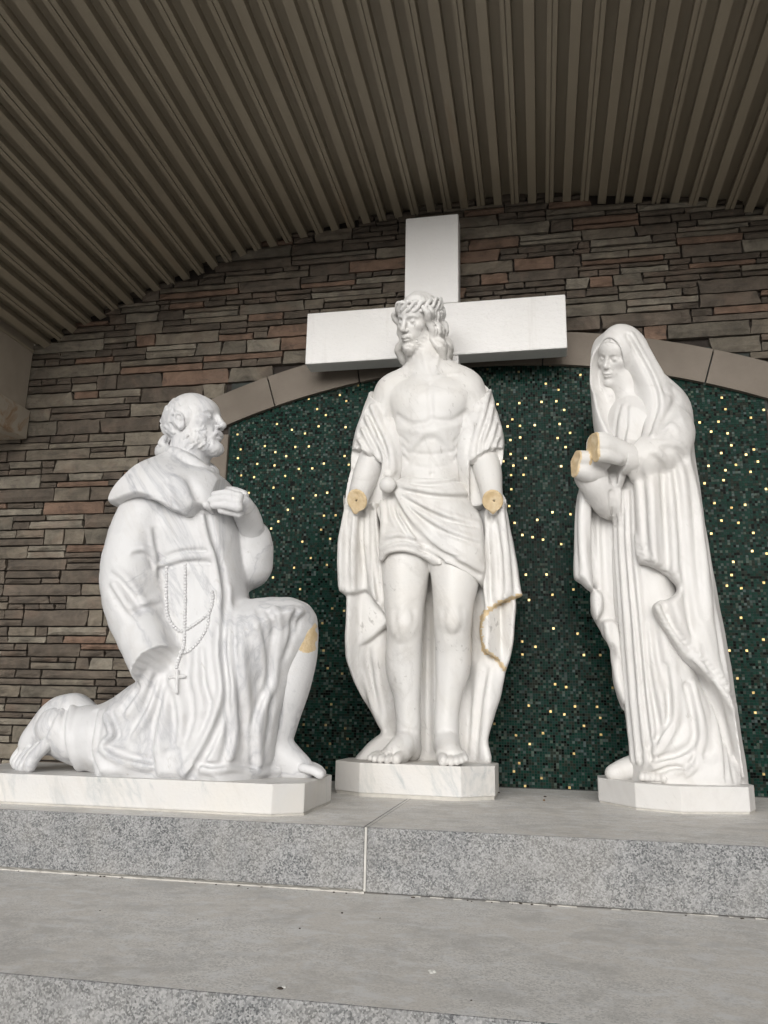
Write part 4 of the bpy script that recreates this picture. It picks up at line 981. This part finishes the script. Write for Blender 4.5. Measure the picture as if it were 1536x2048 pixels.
    D([(322, 1128), (350, 1118), (382, 1112), (420, 1112)], .010, .010); D([(322, 1141), (350, 1131), (382, 1125), (420, 1126)], .006, -.009); D([(322, 1118), (350, 1107), (382, 1102), (420, 1102)], .006, -.007)
    fl([(405, 1035), (415, 1080), (430, 1125), (438, 1180), (440, 1240), (436, 1310), (444, 1380), (428, 1440), (400, 1500), (372, 1545)], .013, .016, side=-1, taper=False, under=1.1)
    fl([(458, 1180), (456, 1250), (460, 1320), (466, 1400), (470, 1470), (455, 1530)], .014, .012, side=1)
    fl([(480, 1230), (482, 1300), (490, 1370), (498, 1440), (505, 1500)], .016, .008, side=1); fl([(505, 1225), (520, 1280), (530, 1350), (528, 1420), (520, 1490)], .015, .007, side=-1)
    fl([(548, 1218), (560, 1250), (552, 1310), (545, 1370), (525, 1420), (515, 1460), (518, 1530)], .013, .014, side=1, taper=False)
    fl([(585, 1214), (575, 1235), (572, 1270), (560, 1310)], .013, .008, side=-1); fl([(605, 1222), (590, 1236), (584, 1262)], .011, .006, side=-1)
    fl([(395, 1290), (392, 1360), (400, 1420), (385, 1490)], .02, .007); fl([(345, 1350), (330, 1420), (318, 1490), (320, 1540)], .02, .009, side=1); fl([(300, 1350), (282, 1390), (258, 1425)], .014, .012); fl([(320, 1360), (300, 1420), (270, 1470)], .014, .010)
    fl([(212, 1432), (225, 1470), (205, 1495), (245, 1520), (300, 1532)], .012, .013, side=-1, taper=False); fl([(200, 1425), (195, 1460), (190, 1500), (205, 1538)], .011, .012, side=1)
    fl([(146, 1408), (136, 1450), (140, 1500), (158, 1540)], .012, .012, side=1, taper=False); fl([(125, 1420), (100, 1470), (88, 1500), (95, 1530)], .010, .008)
    fl([(345, 1360), (360, 1420), (362, 1480)], .016, .008); fl([(415, 1300), (420, 1360), (430, 1400)], .014, .008)
    # sleeve creases
    fl([(268, 1100), (285, 1098), (305, 1108), (316, 1128)], .012, .013, side=1); fl([(232, 1140), (255, 1160), (280, 1195), (290, 1215)], .014, .009, side=1); fl([(228, 1170), (246, 1200), (272, 1235)], .013, .010, side=1)
    fl([(262, 1215), (290, 1205), (312, 1200)], .012, .008, side=1); fl([(310, 1060), (318, 1110), (320, 1150)], .012, -.010)
    # bottom hem on the plinth
    fl([(380, 1528), (420, 1540), (470, 1536), (520, 1545), (560, 1540)], .010, .012, side=-1)
    K.noise(.0009, 60, seed=4); K.noise(.0005, 130, seed=7)
    K.crisp(.55)
    inv(carve('cassock', K, M_KNEEL, root, [('broken_forearm', lambda C: (np.abs((C - ca) @ na) < .007) & (np.linalg.norm(C - ca, axis=1) < .095), M_KNEEL)]))
    # ---- rosary: beads laid on the carved robe
    beads = []
    def string(px, step):
        q = spline(px, 30); seg = np.r_[0, np.cumsum(np.linalg.norm(np.diff(q, axis=0), axis=1))]
        for d in np.arange(0, seg[-1], step): beads.append((np.interp(d, seg, q[:, 0]), np.interp(d, seg, q[:, 1])))
    string([(371, 1130), (371, 1180), (370, 1240), (368, 1290), (362, 1305)], 6.2); string([(334, 1135), (333, 1180), (336, 1230), (350, 1255), (366, 1262), (395, 1245), (418, 1225), (426, 1200), (424, 1180)], 6.4)
    string([(418, 1228), (414, 1255), (396, 1285), (378, 1302), (362, 1306)], 6.8); string([(362, 1306), (356, 1325), (353, 1340)], 6.0)
    bm0 = bmesh.new(); bmesh.ops.create_icosphere(bm0, subdivisions=2, radius=.0060); bme = bpy.data.meshes.new('bead'); bm0.to_mesh(bme); bm0.free(); bme.materials.append(M_KNEEL); bme.polygons.foreach_set('use_smooth', [True] * len(bme.polygons))
    ros = None
    P = [K.hit(a, b) for a, b in beads]
    cr = Field(K.hit(352, 1365) - .05, K.hit(352, 1365) + .05, .0025)
    t0, t1 = K.hit(353, 1342), K.hit(352, 1385); off = np.array([.004, -.004, 0]); cr.cap(t0 + off, t1 + off, .006, .006, 0); cr.cap(K.hit(338, 1355) + off, K.hit(367, 1353) + off, .006, .006, .003)
    ros = inv(carve('rosary', cr, M_KNEEL, root))
    for p in P:
        b = bpy.data.objects.new('bead', bme); link(b, ros); b.matrix_parent_inverse = Matrix.Identity(4); b.location = (p[0], p[1] - .002, p[2])
    # ---- plinth
    poly = [(-1.86, 2.279), (-.751, 2.272), (-.674, 2.334), (-.678, 2.66), (-.75, 2.74), (-1.86, 2.74)]
    inv(bm_obj('plinth', prism(poly, .006, .088, .004), M_PLINTH, root))
    inv(bm_obj('mortar_bed', prism([(x * .999 - .001, y + (.005 if y < 2.5 else -.005)) for x, y in poly], 0, .006), M_JOINT, root))
    tag(root, 'white marble bearded man kneeling on one knee in cassock and rosary, right hand missing', 'statue', 'white marble statues on the platform')
build_kneel()
# ------------------------------------------------------------------ the veiled figure
def build_mary():
    root = empty('marble_statue', (0.45, 2.95, 0.0))
    inv = lambda o: setattr(o, 'matrix_parent_inverse', Matrix.Translation((-0.45, -2.95, 0.0))) or o
    A = at
    def limb(F, pts, k=0.03, n=4): F.chain([A(p[0], p[1], p[2]) for p in pts], [p[3] for p in pts], k, n)
    # ---- body: face, neck, broken hands, foot
    B = Field((0.02, 2.68, 0.07), (0.62, 3.12, 1.80), 0.0035)
    hp = (42, -24, 20)
    h = Head(B, A(1236, 716, 2.93), .208, *hp); h.face(male=False, jaw=.80)
    limb(B, [(1244, 750, 2.945, .041), (1256, 795, 2.965, .043), (1270, 840, 2.975, .055)], .03); B.ell(A(1275, 850, 2.97), (.10, .08, .10), .05)
    # lower hand
    N = Field((0.02, 2.68, 1.00), (0.36, 2.98, 1.42), 0.0035)
    limb(N, [(1128, 922, 2.775, .029), (1160, 920, 2.785, .029), (1190, 920, 2.80, .027), (1212, 927, 2.82, .018)], .01); limb(N, [(1140, 940, 2.78, .022), (1170, 942, 2.79, .020), (1182, 952, 2.80, .014)], .008); limb(N, [(1165, 944, 2.80, .03), (1195, 950, 2.84, .03)], .02)
    c1 = A(1153, 925, 2.775); n1 = nrm((-.86, -.42, .12)); N.plane(c1, n1, rough=.0012, seed=5); B.D = np.minimum(B.D, 9)
    def merge(F, G, k):
        o = np.round((G.lo - F.lo) / F.v).astype(int); a = np.maximum(o, 0); b = np.minimum(o + G.n, F.n); sl = tuple(slice(a[i], b[i]) for i in range(3)); sg = tuple(slice(a[i] - o[i], b[i] - o[i]) for i in range(3)); F.D[sl] = smin(F.D[sl], G.D[sg], k)
    merge(B, N, .004)
    # upper hand
    N = Field((0.02, 2.68, 1.00), (0.48, 2.98, 1.42), 0.0035)
    limb(N, [(1180, 894, 2.755, .037), (1205, 894, 2.765, .038), (1228, 901, 2.785, .034), (1250, 910, 2.80, .033), (1285, 922, 2.83, .034)], .02)
    for q in ((1196, 874), (1196, 884), (1198, 895)): limb(N, [(q[0] - 15, q[1] + 2, 2.728, .0125), (q[0] + 12, q[1], 2.735, .013), (q[0] + 38, q[1] + 14, 2.765, .009)], .006)
    limb(N, [(1185, 912, 2.735, .018), (1210, 912, 2.74, .018), (1235, 920, 2.77, .016)], .01)
    c2 = A(1190, 896, 2.735); n2 = nrm((-.90, -.40, .0)); N.plane(c2, n2, rough=.0012, seed=9); merge(B, N, .004)
    near = lambda c, nv, r: (lambda C: (np.abs((C - c) @ nv) < .0052) & (np.linalg.norm(C - c, axis=1) < r))
    # pointed shoe and toes under the hem
    limb(B, [(1285, 1530, 3.0, .036), (1255, 1537, 2.99, .028), (1236, 1543, 2.985, .020), (1222, 1547, 2.98, .014)], .02)
    for i, px in enumerate((1284, 1294, 1304, 1315, 1327)):
        y = 2.885 - .004 * i; r = (.010, .0105, .011, .012, .0145)[i]; P = [A(px + 4, 1545, y + .05), A(px + 1, 1551, y + .01), A(px, 1556, y)]
        for p, zz in zip(P, (.110, .104, .096)): p[2] = zz
        B.chain(P, [r, r, r * .9], .004, 3)
    limb(B, [(1275, 850, 2.97, .06), (1290, 1000, 3.0, .06), (1300, 1250, 3.0, .05), (1320, 1480, 3.0, .04), (1290, 1530, 3.0, .034)], .03); limb(B, [(1318, 1490, 3.0, .03), (1312, 1545, 2.95, .02)], .02)
    limb(B, [(1275, 850, 2.97, .05), (1335, 870, 2.98, .04), (1335, 920, 2.90, .034), (1285, 922, 2.83, .034)], .02); limb(B, [(1275, 850, 2.97, .05), (1240, 900, 2.98, .03), (1225, 990, 2.94, .03), (1195, 950, 2.84, .026)], .02)
    B.crisp(.3)
    inv(carve('body', B, M_MARY, root, [('broken_hand', near(c1, n1, .06)), ('broken_hand', near(c2, n2, .065))]))
    # ---- waved hair at the brow
    Hf = Field(h.c - np.array([.10, .12, .09]), h.c + np.array([.10, .12, .13]), 0.0028); g = Head(Hf, h.c, h.H, *hp)
    for sd in (-1, 1):
        for i in range(5): g.chain([(sd * .02, .30 - .03 * i, .33 + .035 * i), (sd * .13, .26 - .035 * i, .28 + .03 * i), (sd * .225, .17 - .04 * i, .16 + .02 * i), (sd * .265, .08 - .04 * i, 0), (sd * .27, .02 - .03 * i, -.16)], [.02, .036, .036, .034, .025], .01, 3)
    inv(carve('hair', Hf, M_MARY, root))
    # ---- gown
    G = Field((0.02, 2.70, 0.075), (0.70, 3.16, 1.60), 0.0044)
    out = [(1232, 830), (1275, 800), (1325, 840), (1350, 920), (1350, 1050), (1365, 1200), (1400, 1340), (1445, 1450), (1478, 1530), (1492, 1580), (1490, 1620), (1400, 1625), (1300, 1620), (1270, 1600), (1266, 1530), (1262, 1480), (1252, 1400), (1243, 1300), (1232, 1200), (1228, 1100), (1226, 1000), (1216, 920)]
    G.pillow(XZ(out, 2.90), lambda X, Z: 2.985 + .01 * np.clip((.5 - Z) / .4, 0, 1), lambda X, Z: .11 + .012 * np.clip((.7 - Z) / .6, 0, 1), .085, 0)
    G.ell(A(1263, 856, 2.955), (.092, .092, .13), .05)
    limb(G, [(1172, 948, 2.84, .036), (1195, 975, 2.87, .042), (1222, 1010, 2.93, .05)], .03); limb(G, [(1205, 965, 2.87, .03), (1216, 985, 2.885, .026), (1226, 970, 2.88, .026), (1236, 940, 2.85, .03)], .015)
    limb(G, [(1243, 915, 2.80, .036), (1262, 922, 2.82, .038), (1290, 925, 2.87, .040)], .02); G.draw([(1240, 898), (1238, 915), (1243, 935)], .006, .006); limb(G, [(1345, 1555, 2.93, .04), (1380, 1550, 2.93, .05), (1430, 1552, 2.94, .05)], .05)
    G.plane(A(1247, 916, 2.80), (-.95, -.30, .05), A(1225, 945, 2.72), A(1262, 885, 2.86))
    f = G.fold
    for x0, x1, x2 in ((1238, 1252, 1276), (1252, 1268, 1292), (1264, 1282, 1312), (1230, 1244, 1266)): f([(x0, 985), (x0 + 4, 1100), (x1, 1250), ((x1 + x2) / 2, 1400), (x2, 1520)], .0095, .013, side=1, taper=False)
    f([(1300, 1250), (1310, 1350), (1330, 1450), (1320, 1500), (1290, 1530)], .016, .010); f([(1345, 1330), (1350, 1400), (1345, 1450), (1318, 1490), (1285, 1515)], .014, .014, side=1)
    f([(1385, 1370), (1400, 1440), (1398, 1490), (1360, 1520), (1310, 1530)], .014, .016, side=1, taper=False); f([(1415, 1390), (1430, 1450), (1440, 1520), (1440, 1555)], .014, .014, side=-1); f([(1400, 1500), (1388, 1535), (1350, 1545), (1330, 1552)], .012, .013, side=1)
    f([(1300, 1540), (1340, 1525), (1380, 1535), (1372, 1552)], .009, .012, side=1); f([(1320, 1240), (1330, 1300), (1340, 1370)], .02, .008); f([(1455, 1450), (1470, 1510), (1478, 1560)], .012, .012)
    f([(1248, 812), (1240, 850), (1236, 895)], .010, .006); f([(1262, 815), (1262, 855), (1252, 900)], .010, .006)
    G.noise(.0006, 70, seed=2)
    G.crisp(.6)
    inv(carve('gown', G, M_MARY, root))
    # ---- mantle and veil
    K = Field((0.00, 2.68, 0.075), (0.74, 3.20, 1.84), 0.0044)
    V = Head(K, h.c, h.H, *hp)
    V.ell((0.0, -.08, .10), (.405, .47, .50), 0); V.ell((.05, -.22, -.25), (.40, .36, .42), .12)
    # shoulders and back
    K.ell(A(1316, 845, 2.99), (.098, .11, .14), .06); K.ell(A(1290, 800, 3.0), (.10, .10, .14), .06); K.ell(A(1245, 850, 3.0), (.07, .08, .12), .05)
    back = [(1225, 800), (1290, 760), (1345, 770), (1383, 805), (1391, 900), (1404, 980), (1419, 1090), (1439, 1200), (1458, 1300), (1474, 1400), (1489, 1500), (1502, 1590), (1498, 1625), (1310, 1620), (1268, 1500), (1250, 1400), (1236, 1250), (1228, 1100), (1222, 950)]
    K.pillow(XZ(back, 3.0), lambda X, Z: 3.03 + 0 * X, .075, .06, .05)
    # the near panel, hanging from the forearm
    x0 = A(1268, 1000, 2.85)[0]
    pan = [(1262, 905), (1290, 880), (1330, 850), (1368, 832), (1386, 900), (1404, 980), (1419, 1090), (1439, 1200), (1458, 1300), (1474, 1400), (1489, 1500), (1497, 1556), (1482, 1490), (1468, 1430), (1440, 1388), (1402, 1346), (1368, 1318), (1332, 1270), (1304, 1222), (1316, 1203), (1338, 1197), (1353, 1183), (1350, 1167), (1322, 1143), (1288, 1130), (1274, 1112), (1269, 1000)]
    K.pillow(XZ(pan, 2.86), lambda X, Z: 2.850 + .42 * np.clip(X - x0 - .06, 0, 1) + .006 * np.sin((X - x0) * 70 - Z * 6), lambda X, Z: .034 + .02 * np.clip((X - x0) / .2, 0, 1), .022, .05, n=4)
    limb(K, [(1272, 922, 2.835, .046), (1310, 905, 2.855, .056), (1340, 882, 2.90, .060), (1342, 852, 2.95, .060)], .04)
    # the far side, hanging below the other sleeve
    K.pillow(XZ([(1165, 955), (1152, 1015), (1149, 1090), (1148, 1148), (1160, 1164), (1186, 1178), (1182, 1218), (1190, 1240), (1206, 1268), (1225, 1300), (1228, 1366), (1250, 1420), (1258, 1330), (1248, 1200), (1238, 1080), (1235, 970), (1200, 945)], 2.99), 3.01, .035, .025, .02)
    K.pillow(XZ([(1166, 955), (1152, 1015), (1149, 1090), (1148, 1148), (1160, 1164), (1186, 1178), (1181, 1100), (1183, 1020), (1190, 965)], 2.93), lambda X, Z: 2.945 + .0 * X, .045, .022, .01)
    K.pillow(XZ([(1184, 1178), (1182, 1216), (1192, 1242), (1206, 1222), (1204, 1190)], 2.96), 2.97, .04, .018, .01); K.pillow(XZ([(1206, 1240), (1205, 1268), (1226, 1300), (1246, 1330), (1240, 1250)], 2.96), 2.98, .04, .02, .01); K.pillow(XZ([(1226, 1300), (1228, 1366), (1248, 1410), (1256, 1380), (1244, 1310)], 2.96), 2.98, .035, .018, .01)
    # veil sides falling past the face
    limb(K, [(1203, 705, 2.915, .016), (1198, 740, 2.905, .018), (1208, 790, 2.905, .024), (1217, 845, 2.915, .028), (1222, 900, 2.93, .035)], .03); limb(K, [(1208, 690, 2.945, .03), (1210, 750, 2.945, .034), (1217, 800, 2.95, .045), (1225, 870, 2.96, .05)], .04)
    limb(K, [(1262, 680, 2.90, .024), (1284, 730, 2.905, .030), (1308, 785, 2.915, .036), (1308, 840, 2.905, .036), (1292, 890, 2.87, .032), (1278, 925, 2.85, .028)], .035)
    # opening for face, neck and breast
    V.ell((0.0, .50, -.06), (.315, .50, .50), .04, '-'); V.ell((0, .10, 0), (.275, .24, .40), .02, '-')
    limb2 = [(1222, 758, 2.865, .055), (1238, 812, 2.87, .060), (1252, 865, 2.85, .040), (1248, 905, 2.83, .03)]
    K.chain([A(*p[:3]) for p in limb2], [p[3] for p in limb2], .03, 4, '-')
    limb(K, [(1212, 690, 2.96, .022), (1213, 750, 2.96, .026), (1220, 800, 2.965, .03)], .01)
    f = K.fold
    f([(1262, 668), (1290, 715), (1318, 775), (1322, 820), (1306, 870)], .010, .010, side=1, taper=False); f([(1290, 672), (1308, 712), (1332, 762), (1360, 790)], .018, .006)
    fs = lambda p, w, a, **k: K.fold(p, w * 1.25, a * .62, **k)
    fs([(1262, 905), (1266, 980), (1270, 1050), (1276, 1108)], .008, .012, side=1, taper=False, under=.6); fs([(1290, 920), (1300, 1000), (1305, 1080), (1312, 1135)], .012, .010, side=1); fs([(1315, 905), (1336, 930), (1340, 985), (1345, 1060), (1350, 1160)], .012, .015, side=1); fs([(1325, 885), (1358, 890), (1378, 912)], .011, .008, side=1)
    fs([(1345, 900), (1366, 960), (1376, 1060), (1385, 1180), (1400, 1290)], .014, .012, side=1); fs([(1375, 920), (1392, 1010), (1405, 1120), (1420, 1240), (1440, 1360)], .014, .011, side=-1); fs([(1300, 860), (1316, 840), (1330, 812), (1340, 790)], .016, .010)
    fs([(1318, 870), (1340, 850), (1352, 862)], .010, .010, side=1); fs([(1340, 1190), (1360, 1240), (1385, 1290), (1415, 1345)], .016, .009); fs([(1410, 1250), (1430, 1330), (1455, 1420), (1475, 1500)], .014, .009); fs([(1315, 1215), (1340, 1262), (1376, 1306), (1412, 1340), (1450, 1390), (1472, 1430)], .008, .010, side=-1, taper=False, under=.4)
    fs([(1168, 980), (1164, 1060), (1168, 1150)], .012, .012, side=1); fs([(1182, 985), (1178, 1060), (1186, 1150)], .010, .009, side=-1); fs([(1205, 1000), (1208, 1100), (1214, 1200)], .012, -.010); fs([(1214, 1250), (1224, 1310), (1240, 1380)], .010, .010)
    K.noise(.0007, 60, seed=6)
    D0 = K.D
    # tooled border along the lower edge
    for t in np.linspace(0, 1, 26):
        q = spline([(1278, 1090), (1300, 1125), (1345, 1150)], 30) if t < .25 else spline([(1318, 1225), (1350, 1272), (1390, 1315), (1430, 1352), (1462, 1405)], 30)
        p = q[int((t / .25 if t < .25 else (t - .25) / .75) * (len(q) - 1))]; K.draw([(p[0] - 9, p[1] - 2), (p[0] + 4, p[1] + 3), (p[0] + 14, p[1] - 2)], .0040, -.0022)
    K.crisp(.45)
    inv(carve('mantle', K, M_MARY, root))
    # ---- plinth
    poly = [(.189, 3.017), (.294, 2.841), (.424, 2.769), (.643, 2.844), (.679, 2.928), (.66, 3.10), (.58, 3.19), (.28, 3.20), (.195, 3.13)]
    inv(bm_obj('plinth', prism(poly, .006, .083, .004), M_MARY, root)); inv(bm_obj('mortar_bed', prism([(.43 + (x - .43) * .985, 2.98 + (y - 2.98) * .98) for x, y in poly], 0, .006), M_JOINT, root))
    tag(root, 'white marble veiled woman with praying hands broken off, right of the cross', 'statue', 'white marble statues on the platform')
build_mary()
# ------------------------------------------------------------------ small things on the steps
def litter():
    r = random.Random(3)
    def fleck(name, px, py, z, size, mat, label, cat, n=7, flat=.25):
        d = CM @ np.array([px - 768.0, py - 1024.0, FPX]); p = d * ((z - CAM_Z) / d[2])
        bm = bmesh.new(); top = []; rim = []
        for i in range(n * 2):
            a = math.pi * i / n; q = size * r.uniform(.5, 1.15); rim.append(bm.verts.new((math.cos(a) * q, math.sin(a) * q * .8, 0))); top.append(bm.verts.new((math.cos(a) * q * .6, math.sin(a) * q * .5, size * flat * r.uniform(.5, 1.2))))
        m = len(rim)
        for i in range(m): bm.faces.new((rim[i], rim[(i + 1) % m], top[(i + 1) % m], top[i]))
        bm.faces.new(top); bmesh.ops.recalc_face_normals(bm, faces=bm.faces)
        o = bm_obj(name, bm, mat); o.location = (p[0], p[1], z + .0005); o.rotation_euler = (0, 0, r.uniform(0, 6)); return tag(o, label, cat)
    white = simple('dried white dropping', (.78, .77, .73), .9); dark = simple('dark leaf litter', (.05, .038, .028), .95); brown = simple('dry brown leaf', (.14, .09, .05), .95)
    fleck('bird_dropping', 864, 1944, Z1, .012, white, 'white splash of bird dropping on the lower tread', 'dropping', 6, .18)
    fleck('bird_dropping', 568, 1975, Z1, .006, white, 'tiny pale dropping near the front edge of the lower tread', 'dropping', 5, .3)
    fleck('leaf_crumb', 560, 1978, Z1, .007, dark, 'dark crumb of leaf beside the tiny pale dropping', 'leaf')
    fleck('leaf_crumb', 1088, 1602, 0, .008, brown, 'curled brown leaf bit on the platform right of the central plinth', 'leaf', 5, .7)
    fleck('leaf_crumb', 1090, 1594, 0, .006, dark, 'small dark leaf bit just behind the curled brown one', 'leaf', 5, .6)
    fleck('leaf_crumb', 998, 1586, 0, .006, dark, 'dark crumb beside the right end of the central plinth', 'leaf', 5, .6)
    bm = bmesh.new()
    for i in range(70):
        x = r.uniform(-2.2, 1.8); s = r.uniform(.0012, .0035); y = EDGE1 - r.uniform(.004, .02)
        if r.random() < .3: y = r.uniform(EDGE2 + .02, EDGE1 - .03); s *= .8
        mt = Matrix.Translation((x, y, Z1 + s * .4)) @ Matrix.Rotation(r.uniform(0, 6), 4, 'Z') @ Matrix.Diagonal((s * r.uniform(1, 2.5), s, s * .6, 1))
        bmesh.ops.create_icosphere(bm, subdivisions=1, radius=1, matrix=mt)
    tag(bm_obj('grit', bm, dark), kind='stuff')
    # broken corner at the foot of the riser
    bm = bmesh.new(); bmesh.ops.create_icosphere(bm, subdivisions=2, radius=1)
    for v in bm.verts: v.co *= r.uniform(.75, 1.15)
    o = bm_obj('chipped_corner', bm, dark, up); p = at(772, 1784, EDGE1); o.location = (p[0], EDGE1 + .001, Z1 + .012); o.scale = (.020, .006, .012)
litter()
